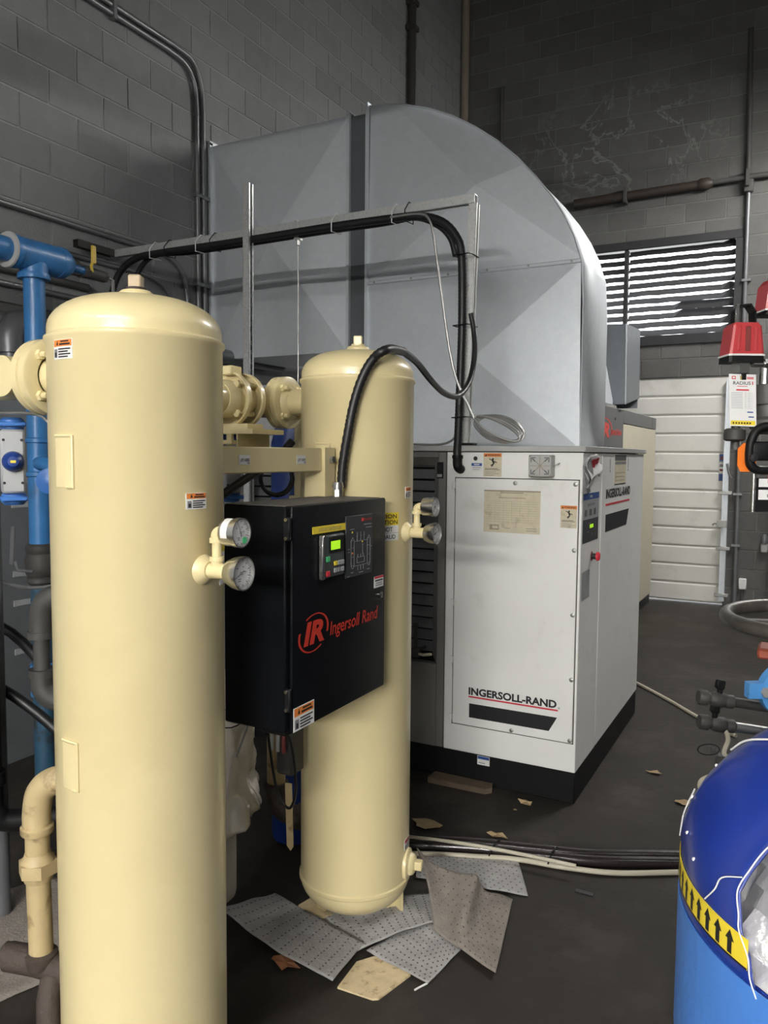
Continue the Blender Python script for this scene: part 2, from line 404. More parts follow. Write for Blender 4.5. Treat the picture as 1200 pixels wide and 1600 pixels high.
for k in range(int(ZC / HC)):
    z0 = .008 + k * HC; off = 2.95 + (0 if k % 2 == 1 else LC / 2)
    n0 = int((YF - off) / LC) - 1
    for i in range(n0, n0 + 60):
        a0 = max(off + i * LC, YF); a1 = min(off + (i + 1) * LC, YB)
        if a1 - a0 < .03 or z0 + HC > ZC: continue
        yc, zc = (a0 + a1) / 2, z0 + HC / 2
        s = math.sqrt(XL ** 2 + yc ** 2 + (zc - 1.58) ** 2)
        if yc < 2.6 or zc < 1.3 or (yc > 4.55 and zc < 3.6) or (zc - 1.58) > .6 * s + .35: s += 50
        cells.append((a0 + J / 2, a1 - J / 2, z0 + J / 2, z0 + HC - J / 2, s))
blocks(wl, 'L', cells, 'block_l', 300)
cells = []
HC, LC = .2032, .4064
for k in range(int(ZC / HC)):
    z0 = k * HC; off = -.62 + (0 if k % 2 else LC / 2)
    for i in range(-9, 13):
        a0 = max(off + i * LC, XL); a1 = min(off + (i + 1) * LC, XR)
        if a1 - a0 < .03: continue
        for op in (LOUV, DOOR):
            if z0 + HC / 2 > op[2] and z0 + HC / 2 < op[3]:
                if a0 >= op[0] and a1 <= op[1]: a1 = a0
                elif a0 < op[0] < a1: a1 = op[0]
                elif a0 < op[1] < a1: a0 = op[1]
        if a1 - a0 < .03: continue
        xc, zc = (a0 + a1) / 2, z0 + HC / 2
        s = math.sqrt(xc ** 2 + YB ** 2 + (zc - 1.58) ** 2)
        if xc > -.15 or (xc < -2.2 and zc < 4.6) or zc > 7.4: s += 50
        cells.append((a0 + J / 2, a1 - J / 2, z0 + J / 2, z0 + HC - J / 2, s))
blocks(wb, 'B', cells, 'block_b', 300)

# overhead door: ribbed sections in the opening, track, bolt, brackets
d = struct(thing('door_1', 'white ribbed overhead door in the far wall', 'door', (-2.0, YB + .03, 0)))
zz = .014; hs = [.2, .2, .2, .2, .2, .2, .2, .2, .2, .2, .2, .2]
for i in range(12):
    h = (DOOR[3] - .014) / 12
    z0 = .014 + i * h
    mb = MB(); g = .003 if i % 3 else .006
    x0, x1 = DOOR[0] + .004, DOOR[1] - .004
    yf = YB + .012
    prof = [(yf + .05, z0 + g / 2), (yf + .012, z0 + g / 2), (yf, z0 + .02), (yf, z0 + h - .02), (yf + .012, z0 + h - g / 2), (yf + .05, z0 + h - g / 2)]
    mb.prism([(x0, a, b) for a, b in prof], (x1 - x0, 0, 0))
    mb.build('panel', 'door_white', d, flat=True)
mb = MB(); mb.box(-.755, -.70, YB - .035, YB - .0065, .05, 2.40, bev=.004); mb.box(-.758, -.75, YB - .05, YB - .035, .05, 2.40)
mb.build('track', 'galv', d, flat=True)
for z in (1.21, .62, .12):
    MB().box(-.80, -.66, YB - .055, YB - .0365, z - .018, z + .018, bev=.004).build('track_bracket', 'dull_steel', d)
MB().box(-.80, -.70, YB - .075, YB - .056, .845, .92, bev=.004).build('latch_plate', 'white_grey', d)
MB().tube([(-.84, YB - .062, .868), (-.82, YB - .066, .885), (-.70, YB - .066, .885)], .008).build('latch_bolt', 'dull_steel', d)
MB().tube([(-.72, YB - .045, 1.52), (-.70, YB - .05, 1.42), (-.675, YB - .045, 1.36)], .012).build('latch_handle', 'conduit', d)
decal('door_label', d, planar((-.805, YB + .0115, 1.33), (1, 0, 0), (0, 0, 1)),
      [(0, 0, .062, .29, 'key_grey', 0), (.004, .006, .058, .075, 'blue_print', 1), (.004, .085, .058, .20, 'label_white', 1), (.008, .105, .054, .13, 'red_dark', 2), (.008, .15, .054, .18, 'grey_ink', 2), (.004, .215, .058, .284, 'blue_print', 1), (.01, .23, .052, .26, 'red_dark', 2)])
MB().box(DOOR[0], DOOR[1], YB + .063, YB + .075, .014, DOOR[3]).build('added_backing_sheet', 'door_white', d, flat=True)  # added sheet behind the panels, blocks daylight through their joints
# louver in the rear wall
lo = struct(thing('window_1', 'black slatted wall louver letting in white daylight', 'louver', (-1.75, YB, LOUV[2])))
fr = MB(); a, b, c, e = LOUV
fr.box(a - .03, b + .03, YB - .03, YB - .007, e - .02, e + .07, bev=.004); fr.box(a - .03, b + .03, YB - .03, YB - .007, c - .055, c + .05, bev=.004)
fr.box(b - .03, b + .045, YB - .03, YB - .007, c + .05, e - .02); fr.box(a - .03, a + .04, YB - .03, YB - .007, c + .05, e - .02)
fr.build('frame', 'louver', lo, flat=True)
MB().box(-1.845, -1.80, YB - .015, YB + .05, c + .05, e - .02, bev=.004).build('mullion', 'louver', lo)
rs = random.Random(3)
for bay, (x0, x1) in enumerate([(a, -1.845), (-1.80, b)]):
    for k in range(11):
        zc = c + .055 + (e - c - .06) * (k + .5) / 11
        n = 14; vs = []
        op = [.0] * (n + 1)
        for i in range(n + 1):
            t = i / n; x = x0 + (x1 - x0) * t; j = rs.uniform(-.004, .004)
            close = .026 if (bay == 1 and ((k in (2, 3) and t > .45) or (t > .86 and rs.random() < .5))) else 0
            vs += [(x, YB + .02, zc - .042 + j), (x, YB + .022, zc - .038 + j), (x, YB + .085, zc + .030 + j * .6 + close), (x, YB + .083, zc + .026 + j * .6)]
        fs = []
        for i in range(n):
            p, q = i * 4, i * 4 + 4
            for s_ in range(4): fs.append((p + s_, p + (s_ + 1) % 4, q + (s_ + 1) % 4, q + s_))
        fs += [(0, 3, 2, 1), (n * 4, n * 4 + 1, n * 4 + 2, n * 4 + 3)]
        MB().add(vs, fs).build('slat', 'louver', lo, flat=True)

# ============================================================ FIXTURES (lamps of the hall)
LAMP_TXT = ['long fluorescent fixture hung just behind and above the photographer', 'short fluorescent fixture hung near the left wall', 'fluorescent fixture hung along the right aisle', 'fluorescent fixture hung over the far aisle by the overhead door', 'bright fluorescent fixture far behind the photographer']
for (c, ln, ax, st), lt in zip(LAMPS, LAMP_TXT):
    m = 'tube_%d' % int(st * 10); mat(m, (0.9, 0.9, 0.9), emit=(1.0, 0.975, 0.93, st))
    t = thing('fluorescent_light', lt, 'light fixture', c, 'fluorescent fixtures of the hall')
    h = ln / 2
    ex = (h, .09) if ax == 'X' else (.09, h)
    hb = MB(); x, y, z = c
    ux, uy = ((1, 0, 0), (0, 1, 0)) if ax == 'X' else ((0, 1, 0), (-1, 0, 0))
    hb.obox((x, y, z + .055), ux, uy, (h + .03, .075, .03), bev=.006)
    hb.obox((x, y, z + .02), ux, uy, (h, .09, .006))
    for sg in (-1, 1): hb.obox(Vector((x, y, z)) + Vector(uy) * .09 * sg + Vector((0, 0, .008 if y > -4 else .013)), ux, uy, (h, .003, .015 if y > -4 else .011))
    hb.build('housing', 'lamp_white', t, flat=True)
    U = Vector(ux); Wd = Vector(uy)
    for sgn in (-1, 1):
        p = Vector(c) + Wd * .05 * sgn - Vector((0, 0, .012))
        MB().cyl(p - U * h, p + U * h, .019, seg=12).build('tube', m, t)
    for sgn in (-.8, .8):
        p = Vector(c) + U * h * sgn + Vector((0, 0, .08)); MB().cyl(p, (p.x, p.y, ZC), .004, seg=6).build('hanger', 'conduit', t)
# ============================================================ DRYER VESSELS
def vessel(c, label, near):
    t = thing('dryer_tank', label, 'tank', (c[0], c[1], 0), 'pair of air dryer tanks')
    zb, zt = .205, 1.812
    pr = [(0, zb - .105)] + [(TR * math.sin(a), zb - .105 * math.cos(a)) for a in [R(q) for q in range(8, 90, 8)]]
    pr += [(TR, zb), (TR + .005, zb + .004), (TR + .005, zb + .012), (TR, zb + .016), (TR, zt - .012), (TR + .005, zt - .007), (TR + .005, zt + .001), (TR - .001, zt + .006), (TR - .001, zt + .018)]
    pr += [((TR - .001) * math.cos(a) ** .72, zt + .018 + .076 * math.sin(a)) for a in [R(q) for q in range(6, 90, 6)]] + [(0, zt + .094)]
    MB().lathe((c[0], c[1], 0), (0, 0, 1), pr, 72).build('shell', 'tan', t, angle=50)
    b = MB().lathe((c[0], c[1], zt + .084), (0, 0, 1), [(.040, 0), (.037, .014), (.036, .018), (.030, .023), (.0, .023)], 28).build('boss', 'tan', t)
    MB().lathe((c[0], c[1], zt + .107), (0, 0, 1), [(.021, 0), (.021, .007), (.0, .008)], 24).build('collar', 'rust' if near else 'tan', b)
    MB().obox((c[0], c[1], zt + .124), (1, .5, 0), (-.5, 1, 0), (.0135, .0135, .016), bev=.003).build('plug', 'plug' if near else 'tan', b)
    # welded lug pads, facing front and back
    for ang in (-96, 90):
        for z0, h, wd in ((1.512, .10, .052), (.905, .098, .046)):
            if not near and ang < 0 and z0 < 1: continue
            fn = cylmap(c, TR, ang - math.degrees(wd / 2 / TR), z0)
            mb = MB(); n = 6; d = .0025
            for i in range(n):
                a0, a1 = wd * i / n, wd * (i + 1) / n
                vs = [fn(a0, 0, -.002), fn(a1, 0, -.002), fn(a1, h, -.002), fn(a0, h, -.002), fn(a0, 0, d), fn(a1, 0, d), fn(a1, h, d), fn(a0, h, d)]
                fs = [(4, 5, 6, 7), (0, 1, 5, 4), (3, 7, 6, 2)] + ([(0, 4, 7, 3)] if i == 0 else []) + ([(1, 2, 6, 5)] if i == n - 1 else [])
                mb.add(vs, fs)
            p = mb.build('lug_pad', 'tan', t)
            ed = [fn(wd * k / 6, h, .002) for k in range(7)] + [fn(wd, h * (1 - k / 6), .002) for k in range(1, 7)] + [fn(wd * (1 - k / 6), 0, .002) for k in range(1, 3)]
            MB().tube(ed, .0035, 6).build('weld', 'tan', p)
    # legs
    for ang in (58, 110, 160):
        a = R(ang); n = Vector((math.cos(a), math.sin(a), 0)); s = Vector((-n.y, n.x, 0)); p = Vector((c[0], c[1], 0)) + n * (TR - .004)
        lg = MB(); lg.obox(p + V(0, 0, .15), s, (0, 0, 1), (.016, .15, .005)); lg.obox(p - n * .02 + s * .021 + V(0, 0, .10), n, (0, 0, 1), (.022, .10, .004)); lg.obox(p - n * .02 + V(0, 0, .004), s, n, (.03, .022, .004))
        lg.build('leg', 'tan', t, flat=True)
    # gauge branch: weld-o-let, tee, riser, elbow
    x0 = c[0] + TR; y = c[1]; zg = 1.342
    no = MB().lathe((x0 - .006, y, zg), (1, 0, 0), [(.034, 0), (.030, .010), (.022, .018), (.018, .022), (.0, .022)], 28).build('nozzle', 'tan', t)
    mb = MB(); mb.lathe((x0 + .014, y, zg), (1, 0, 0), [(.012, 0), (.016, .004), (.016, .054), (.0125, .058)], 20)
    mb.lathe((x0 + .034, y, zg), (0, 0, 1), [(.012, 0), (.012, .02), (.015, .021), (.015, .030), (.0, .030)], 20)
    mb.build('tee', 'tan', no)
    mb = MB(); mb.cyl((x0 + .034, y, zg + .028), (x0 + .034, y, zg + .068), .0098, seg=16)
    mb.build('riser', 'tan', no)
    mb = MB(); mb.tube(smooth_path([(x0 + .034, y, zg + .060), (x0 + .035, y, zg + .074), (x0 + .042, y, zg + .080), (x0 + .058, y, zg + .081)], 4), .0125, 16)
    mb.lathe((x0 + .034, y, zg + .058), (0, 0, 1), [(.015, 0), (.015, .010), (.012, .011)], 18); mb.lathe((x0 + .052, y, zg + .081), (1, 0, 0), [(.0145, 0), (.0145, .008), (.0, .008)], 18)
    mb.build('elbow', 'tan', no)
    return t
ta = vessel(T1, 'tall cream dryer tank nearest the camera, filling the left side', True)
tb = vessel(T2, 'cream dryer tank standing behind the black control box', False)
def gauge(c, r, label, needle, flare, stick=False):
    """dial gauge facing +x; c is the rear centre of its case"""
    t = thing('pressure_gauge', label, 'gauge', c, 'dial gauges on the dryer tanks')
    x, y, z = c
    if flare: pr = [(.010, -.012), (r * .72, -.004), (r * .92, .012), (r, .026), (r * 1.0, .034), (r * .93, .034), (r * .90, .022), (0, .022)]
    else: pr = [(.010, -.010), (r * .90, -.004), (r * .94, .002), (r * .94, .024), (r, .025), (r, .036), (r * .92, .036), (r * .90, .028), (0, .028)]
    MB().lathe(c, (1, 0, 0), pr, 40).build('case', 'steel', t)
    fx = x + (.0235 if flare else .0295)
    dl = MB().lathe((fx - .001, y, z), (1, 0, 0), [(r * .88, 0), (r * .88, .0012), (0, .0012)], 36).build('dial', 'gauge_face', t)
    mb = MB()
    for k in range(28):
        a = R(-225 + 270 * k / 27 + 90); l = .80 if k % 3 else .70
        d = Vector((0, math.cos(a), math.sin(a))); s = Vector((0, -d.z, d.y))
        mb.obox(Vector((fx + .0006, y, z)) + d * r * (.85 + l) / 2, d, s, (r * (.85 - l) / 2, .0006 if k % 3 else .0010, .0003))
    for yy, zz_, ww in ((-.3, .3, .16), (.25, .35, .14), (.42, .05, .13), (-.1, -.34, .26), (-.1, -.46, .2)):
        mb.obox((fx + .0006, y + yy * r, z + zz_ * r), (0, 1, 0), (0, 0, 1), (r * ww / 2, r * .028, .0003))
    mb.build('scale_marks', 'ink', dl, flat=True)
    a = R(needle); d = Vector((0, math.cos(a), math.sin(a))); s = Vector((0, -d.z, d.y)); p = Vector((fx + .0026, y, z))
    mb = MB(); mb.prism([p - d * r * .28 + s * .0016, p - d * r * .28 - s * .0016, p + d * r * .70 - s * .0003, p + d * r * .70 + s * .0003], (.0008, 0, 0)); mb.cyl(p - V(.0008, 0, 0), p + V(.0016, 0, 0), r * .10, seg=16)
    mb.build('needle', 'ink', t, flat=True)
    MB().lathe((fx + .0060, y, z), (1, 0, 0), [(r * .905, 0), (r * .905, .0008), (0, .0008)], 36).build('glass', 'gauge_glass', t)
    if stick:
        q = MB(); q.lathe((fx + .0072, y + r * .22, z - r * .5), (1, 0, 0), [(r * .24, 0), (r * .24, .0008), (0, .0008)], 8); q.build('round_sticker', 'green', t)
        mb = MB(); n = 8
        for i in range(n):
            a0, a1 = R(100 + 100 * i / n), R(100 + 100 * (i + 1) / n)
            P = lambda a, xx, k: (xx, y - math.sin(a) * r * k * -1 if False else y + math.cos(a) * r * k, z + math.sin(a) * r * k)
            mb.add([P(a0, x + .003, .955), P(a1, x + .003, .955), P(a1, x + .019, .955), P(a0, x + .019, .955)], [(0, 1, 2, 3)])
        mb.build('paper_strip', 'label_white', t)
    return t
gx = T1[0] + TR
gauge((gx + .062, T1[1], 1.423), .0300, 'steel pressure gauge with a green dot, on the nearest tank', 110, False, True)
gauge((gx + .070, T1[1], 1.342), .0345, 'flared steel dial thermometer below the green-dotted gauge', 205, True)
gauge((gx + .062, T2[1], 1.423), .0300, 'upper steel gauge on the rear tank, before the white compressor', 60, False)
gauge((gx + .070, T2[1], 1.342), .0345, 'lower flared steel gauge on the rear tank, before the white compressor', 20, True)
# stickers on the vessels (angle measured at the left edge seen from the front)
decal('warning_label', ta, cylmap(T1, TR, -104.5, 1.760), warn_rects(.057, .038), 8)
decal('warning_label', ta, cylmap(T1, TR, -15.0, 1.468), warn_rects(.054, .033), 8)
decal('warning_label', tb, cylmap(T2, TR, -4, 1.448), warn_rects(.040, .034), 6)
decal('warning_label', tb, cylmap(T2, TR, 2, .318), warn_rects(.045, .034, band='red_line'), 6)
cf = cylmap(T2, TR, -62, 1.322); W = .145
decal('caution_label', tb, cf, [(0, 0, W, .085, 'label_white', 0), (0, .046, W, .085, 'yellow', 1), (0, .0225, W, .0235, 'grey_ink', 1)], 14)
def bent_letters(name, txt, fn, u0, v0, wd, ht, m, parent):
    vs, fs = text_mesh(txt, 1.0, .015)
    x0 = min(q.x for q in vs); x1 = max(q.x for q in vs); b0 = min(q.y for q in vs); b1 = max(q.y for q in vs)
    me = bpy.data.meshes.new(name); me.from_pydata([fn(u0 + (q.x - x0) / (x1 - x0) * wd, v0 + (q.y - b0) / (b1 - b0) * ht, .0022) for q in vs], [], fs)
    me.materials.append(MATS[m]); me.update(); return link(name, me, parent)
bent_letters('caution_print', 'CAUTION', cf, .03, .067, .107, .013, 'ink', tb)
bent_letters('caution_print', 'ATTENTION', cf, .02, .049, .120, .013, 'ink', tb)
bent_letters('caution_print', 'HOT', cf, .085, .027, .035, .014, 'ink', tb)
bent_letters('caution_print', 'CHAUD', cf, .07, .005, .062, .013, 'ink', tb)
cf1 = cylmap(T1, TR, 20, 1.300)
decal('caution_label', ta, cf1, [(0, 0, .12, .12, 'label_white', 0), (0, .07, .12, .12, 'yellow', 1), (.02, .02, .1, .03, 'ink', 1)], 10)
# drain nozzle low on the rear tank
a = R(12); n = Vector((math.cos(a), math.sin(a), 0)); p = Vector((T2[0], T2[1], .262)) + n * (TR - .005)
mb = MB(); mb.lathe(p, n, [(.050, 0), (.048, .010), (.036, .016), (.032, .026), (.024, .032), (.0, .032)], 32); dn = mb.build('drain_nozzle', 'tan', tb)
mb = MB(); s = n.cross(V(0, 0, 1)); mb.obox(p + n * .042, s, V(0, 0, 1), (.014, .014, .013), bev=.003); mb.build('drain_plug', 'tan', dn)

# ============================================================ LIFT BEAM between the tanks
lb = thing('lift_beam', 'cream steel lift beam bolted between the two tanks', 'beam', (-1.25, 1.70, 1.53))
MB().box(-1.295, -1.235, 1.435, 1.945, 1.531, 1.598, bev=.003).build('beam', 'tan', lb)
mb = MB(); mb.box(-1.295, -1.225, 1.946, 1.954, 1.20, 1.60); mb.box(-1.231, -1.225, 1.954, 2.0, 1.20, 1.60); mb.build('angle_post', 'tan', lb, flat=True)
MB().hexa((-1.225, 1.977, 1.565), (-1.214, 1.977, 1.565), .011).build('bolt', 'dull_steel', lb)
for y in (1.562, 1.815):
    p = decal('lift_label', lb, planar((-1.235, y, 1.553), (0, 1, 0), (0, 0, 1)), [(0, 0, .045, .024, 'label_white', 0), (.0015, .0015, .0435, .0225, 'white', 1), (.033, .003, .042, .005, 'ink', 2)])
    letters('lift_print', 'LIFT HERE', (-1.235, y + .0045, 1.5605), (0, 1, 0), (0, 0, 1), .036, .008, 'ink', p, .0022, bold=.012)
# ============================================================ MANIFOLD behind the tanks
mf = thing('valve_manifold', 'cream flanged pipe manifold joining the tops of the tanks', 'pipe', (-1.60, 1.7, 1.66))
ZM, XM = 1.75, -1.60
MB().cyl((XM, 1.18, ZM), (XM, 1.965, ZM), .046, seg=28).build('header_pipe', 'tan', mf)
def flange(c, ax, th=.022, r=.086, nb=4, heads=1, name='flange'):
    ax = Vector(ax); c = Vector(c)
    f = MB().lathe(c, ax, [(r - .004, 0), (r, .003), (r, th - .003), (r - .004, th), (.05, th), (.05, 0)], 44, cap0=False, cap1=False).build(name, 'tan', mf)
    u, v, a = frame(ax)
    for k in range(nb if heads else 0):
        mb = MB(); t = 2 * math.pi * (k + .5) / nb; q = c + (u * math.cos(t) + v * math.sin(t)) * r * .74
        if heads > 0: mb.hexa(q - a * .009, q + a * .001, .0125)
        if heads < 0: mb.hexa(q + a * (th - .001), q + a * (th + .010), .0115); mb.cyl(q + a * (th + .009), q + a * (th + .025), .007, seg=10)
        mb.build('bolt', 'tan', f, flat=True)
    return f
flange((XM, 1.965, ZM), (0, 1, 0)); flange((XM, 2.035, ZM), (0, 1, 0), heads=0)
mb = MB(); mb.cyl((XM, 1.955, ZM), (XM, 2.035, ZM), .058, seg=32); mb.lathe((XM, 1.925, ZM), (0, 1, 0), [(.05, 0), (.056, .01), (.06, .04)], 28)
mb.build('check_valve', 'tan', mf)
mb = MB(); u, v, a = frame((0, 1, 0))
for k in range(4):
    mb = MB(); t = 2 * math.pi * (k + .5) / 4; q = Vector((XM, 1.985, ZM)) + (u * math.cos(t) + v * math.sin(t)) * .064; mb.cyl(q, q + V(0, .055, 0), .0085, seg=10); mb.build('stud_bolt', 'tan', mf)
MB().obox((XM + .01, 1.98, ZM + .088), (1, 0, 0), (0, 1, 0), (.018, .028, .014), bev=.003).build('lifting_eye', 'tan', mf)
mb = MB(); mb.tube(smooth_path([(XM, 2.04, ZM), (XM, 2.12, ZM), (XM + .012, 2.165, ZM), (XM + .04, 2.19, ZM), (XM + .07, 2.19, ZM)], 5), .050, 28); mb.build('elbow', 'tan', mf)
flange((-1.565, T2[1], ZM), (1, 0, 0), .024, heads=0); flange((-1.540, T2[1], ZM), (1, 0, 0), .024, heads=-1)
mb = MB(); mb.cyl((-1.52, T2[1], ZM), (-1.42, T2[1], ZM), .044, seg=28); mb.lathe((-1.516, T2[1], ZM), (1, 0, 0), [(.058, 0), (.05, .012), (.045, .018)], 28); mb.build('tank_nozzle', 'tan', mf)
flange((-1.555, T1[1], ZM), (1, 0, 0), .024, heads=0); flange((-1.530, T1[1], ZM), (1, 0, 0), .024, heads=-1)
mb = MB(); mb.cyl((-1.51, T1[1], ZM), (-1.42, T1[1], ZM), .044, seg=28); mb.build('tank_nozzle', 'tan', mf)
mb = MB(); mb.cyl((-1.78, T1[1], ZM), (-1.555, T1[1], ZM), .048, seg=28); mb.lathe((-1.575, T1[1], ZM), (1, 0, 0), [(.05, 0), (.062, .012), (.07, .02)], 28); mb.lathe((-1.72, T1[1], ZM), (0, -1, 0), [(.05, 0), (.05, .05), (.062, .052), (.062, .075), (.045, .078), (.045, .085), (.03, .086), (0, .086)], 32)
mb.build('valve_body', 'tan', mf)
mb = MB(); mb.box(-1.69, -1.45, 1.90, 2.06, 1.640, 1.655); mb.box(-1.66, -1.50, 1.94, 2.02, 1.655, 1.672); mb.box(-1.66, -1.655, 1.90, 2.06, 1.55, 1.64); mb.box(-1.51, -1.505, 1.90, 2.06, 1.55, 1.64)
mb.build('actuator_bracket', 'tan', mf, flat=True)
for x in (-1.63, -1.58, -1.53): mb = MB(); mb.hexa((x, 1.895, 1.605), (x, 1.895, 1.64), .011); mb.obox((x, 1.895, 1.615), (1, 0, 0), (0, 1, 0), (.018, .014, .006)); mb.build('bracket_bolt', 'tan', mf, flat=True)
# vertical cream valve stack under the rear nozzle
mb = MB(); c = (-1.60, 2.40)
for z0, z1, r in ((1.28, 1.40, .040), (1.40, 1.43, .055), (1.43, 1.52, .036), (1.52, 1.545, .058), (1.545, 1.60, .040), (1.60, 1.63, .056), (1.63, 1.70, .036)): mb.cyl((c[0], c[1], z0), (c[0], c[1], z1), r, seg=24)
mb.build('valve_stack', 'tan', mf)
# ============================================================ ACTUATORS
def actuator(c, label, knob=True):
    t = thing('valve_actuator', label, 'actuator', (c[0], c[1], c[2]), 'pneumatic valve actuators')
    x, y, z = c
    mb = MB(); mb.obox((x, y, z + .105), V(.6, .8, 0), V(-.8, .6, 0), (.028, .040, .078), bev=.006); mb.build('body', 'act_grey', t)
    for z0, z1 in ((-.002, .030), (.180, .212)):
        mb = MB(); mb.obox((x, y, z + (z0 + z1) / 2), V(.6, .8, 0), V(-.8, .6, 0), (.031, .043, .006), bev=.003); mb.cyl((x, y, z + z0), (x, y, z + z1), .028, seg=28, bev=.006); mb.build('end_cap', 'blue_cast', t)
    n = Vector((.8, -.6, 0)); p = Vector((x, y, z + .105)) + n * .040
    if knob:
        k = MB().lathe(p, n, [(.024, 0), (.025, .008), (.020, .022), (.012, .030), (0, .031)], 24).build('indicator', 'blue_vessel', t)
        MB().obox(p + n * .0305 - V(0, 0, 0), (.6, .8, 0), (0, 0, 1), (.006, .003, .001)).build('pointer', 'yellow', k)
    for a in (-1, 1):
        for b in (-1, 1): q = p + V(.6, .8, 0) * .020 * a + V(0, 0, .052 * b); MB().cyl(q - n * .001, q + n * .0015, .0035, seg=8).build('screw', 'ink', t)
    return t
actuator((-1.728, 1.302, 1.452), 'grey valve actuator with blue ends and blue knob, left of the nearest tank')
actuator((-1.60, 1.985, 1.43), 'grey valve actuator with blue ends between the tanks, above the control box', False)
tag(MB().tube(smooth_path([(-1.95, 1.2, 1.672), (-1.75, 1.25, 1.672), (-1.64, 1.29, 1.672), (-1.60, 1.30, 1.655), (-1.575, 1.31, 1.62), (-1.56, 1.32, 1.58)], 4), .004, 8).build('air_tube', 'dull_steel'), 'thin bent steel tube above the blue-knobbed actuator', 'tube')
# ============================================================ CONTROL BOX
bx = thing('control_box', 'black steel control box with a red oval logo on its door', 'control box', (-1.16, 1.77, .912))
B0, B1, BY0, BY1, BZ0, BZ1 = -1.255, -1.070, 1.526, 2.000, .912, 1.457
mb = MB(); mb.box(B0, B1, BY0, BY1, BZ0, BZ1, bev=.004); mb.build('body', 'black_box', bx)
MB().box(B0 + .002, B1 - .002, BY0 + .002, BY1 - .002, BZ1, BZ1 + .0015).build('top_sheet', 'dust', bx)
dr = MB().box(B1 + .001, -1.058, BY0 + .012, BY1 + .008, BZ0 - .002, BZ1 + .001, bev=.005, seg=2).build('door', 'black_box', bx)
DXp = -1.058
for z in (1.405, .995):
    h = MB(); h.box(-1.071, -1.0555, BY0 - .004, BY0 + .006, z - .028, z + .028, bev=.002); h.build('hinge', 'black', bx)
    for q in (-.022, .022): MB().cyl((-1.064, BY0 - .0085, z + q), (-1.064, BY0 - .004, z + q), .0045, seg=10).build('hinge_screw', 'steel', bx)
P2 = planar((DXp, BY0, BZ0), (0, 1, 0), (0, 0, 1))          # u = y-BY0, v = z-BZ0
def door_pt(y, z): return (DXp, y, z)
decal('name_strip', dr, planar(door_pt(1.623, 1.384), (0, 1, 0), (0, 0, 1)), [(0, 0, .158, .018, 'yellow', 0)])
letters('name_strip_print', 'LOG IN CONTROLLER', door_pt(1.650, 1.3885), (0, 1, 0), (0, 0, 1), .108, .009, 'paper_ink', dr, .0022)
kp = MB().box(DXp - .001, DXp + .012, 1.655, 1.758, 1.270, 1.378, bev=.003).build('keypad', 'keypad', bx)
MB().box(DXp + .001, DXp + .014, 1.650, 1.661, 1.268, 1.380, bev=.002).build('side_rail', 'steel', kp)
MB().box(DXp + .0125, DXp + .0135, 1.682, 1.752, 1.332, 1.372).build('screen_bezel', 'black', kp)
MB().box(DXp + .0138, DXp + .0145, 1.688, 1.732, 1.340, 1.362).build('screen', 'lcd', kp)
for (y, z, m) in ((1.676, 1.318, 'green'), (1.676, 1.281, 'red_line'), (1.712, 1.304, 'yellow'), (1.730, 1.304, 'key_grey'), (1.746, 1.304, 'key_grey'), (1.712, 1.286, 'key_grey'), (1.730, 1.286, 'grey_ink'), (1.746, 1.286, 'key_grey')):
    s_ = .0085 if m in ('green', 'red_line') else .0072
    b_ = MB().box(DXp + .0115, DXp + .0145, y - s_, y + s_, z - s_ * .8, z + s_ * .8, bev=.001).build('button', m, kp)
mm = MB().box(DXp - .001, DXp + .003, 1.780, 1.924, 1.254, 1.418, bev=.001).build('mimic_panel', 'mimic', bx)
X3 = DXp + .003
mb = MB()
def seg2(y0, z0, y1, z1, w=.0009):
    a = Vector((X3 + .0004, y0, z0)); b = Vector((X3 + .0004, y1, z1)); d = b - a
    mb.obox((a + b) / 2, d, (1, 0, 0), (d.length / 2 + w / 2, .0003, w / 2))
def mrect(y0, z0, y1, z1): seg2(y0, z0, y1, z0); seg2(y0, z1, y1, z1); seg2(y0, z0, y0, z1); seg2(y1, z0, y1, z1)
mrect(1.806, 1.284, 1.822, 1.352); mrect(1.894, 1.284, 1.910, 1.352); mrect(1.838, 1.289, 1.878, 1.304)
for y in (1.806, 1.894): seg2(y, 1.352, y + .008, 1.360); seg2(y + .016, 1.352, y + .008, 1.360); seg2(y, 1.284, y + .006, 1.276); seg2(y + .016, 1.284, y + .010, 1.276); seg2(y, 1.332, y + .016, 1.332); seg2(y, 1.307, y + .016, 1.307)
seg2(1.822, 1.348, 1.894, 1.348); seg2(1.822, 1.282, 1.894, 1.282)
for y in (1.838, 1.858, 1.876): seg2(y, 1.348, y, 1.372); seg2(y - .003, 1.362, y + .003, 1.362)
for y in (1.842, 1.858, 1.872): seg2(y, 1.304, y, 1.312); seg2(y, 1.282, y, 1.270)
seg2(1.868, 1.312, 1.868, 1.338); seg2(1.862, 1.338, 1.876, 1.338)
for (y, z, w_) in ((1.876, 1.391, .040), (1.886, 1.382, .030), (1.802, 1.382, .020), (1.790, 1.322, .008), (1.790, 1.330, .010), (1.914, 1.328, .006), (1.806, 1.266, .012), (1.896, 1.266, .012), (1.850, 1.262, .02), (1.786, 1.258, .012)): seg2(y, z, y + w_, z, .0016)
mb.build('diagram', 'mimic_line', mm, flat=True)
MB().box(X3, X3 + .0006, 1.862, 1.874, 1.400, 1.409).build('mimic_logo', 'red_print', mm)
letters('mimic_logo', 'Ingersoll Rand', (X3, 1.876, 1.400), (0, 1, 0), (0, 0, 1), .042, .0085, 'red_print', mm, .0008)
for (y, z, m) in ((1.812, 1.374, 'yellow'), (1.813, 1.318, 'orange'), (1.866, 1.345, 'yellow')): MB().box(X3, X3 + .0012, y - .002, y + .002, z - .002, z + .002).build('indicator_light', m, mm)
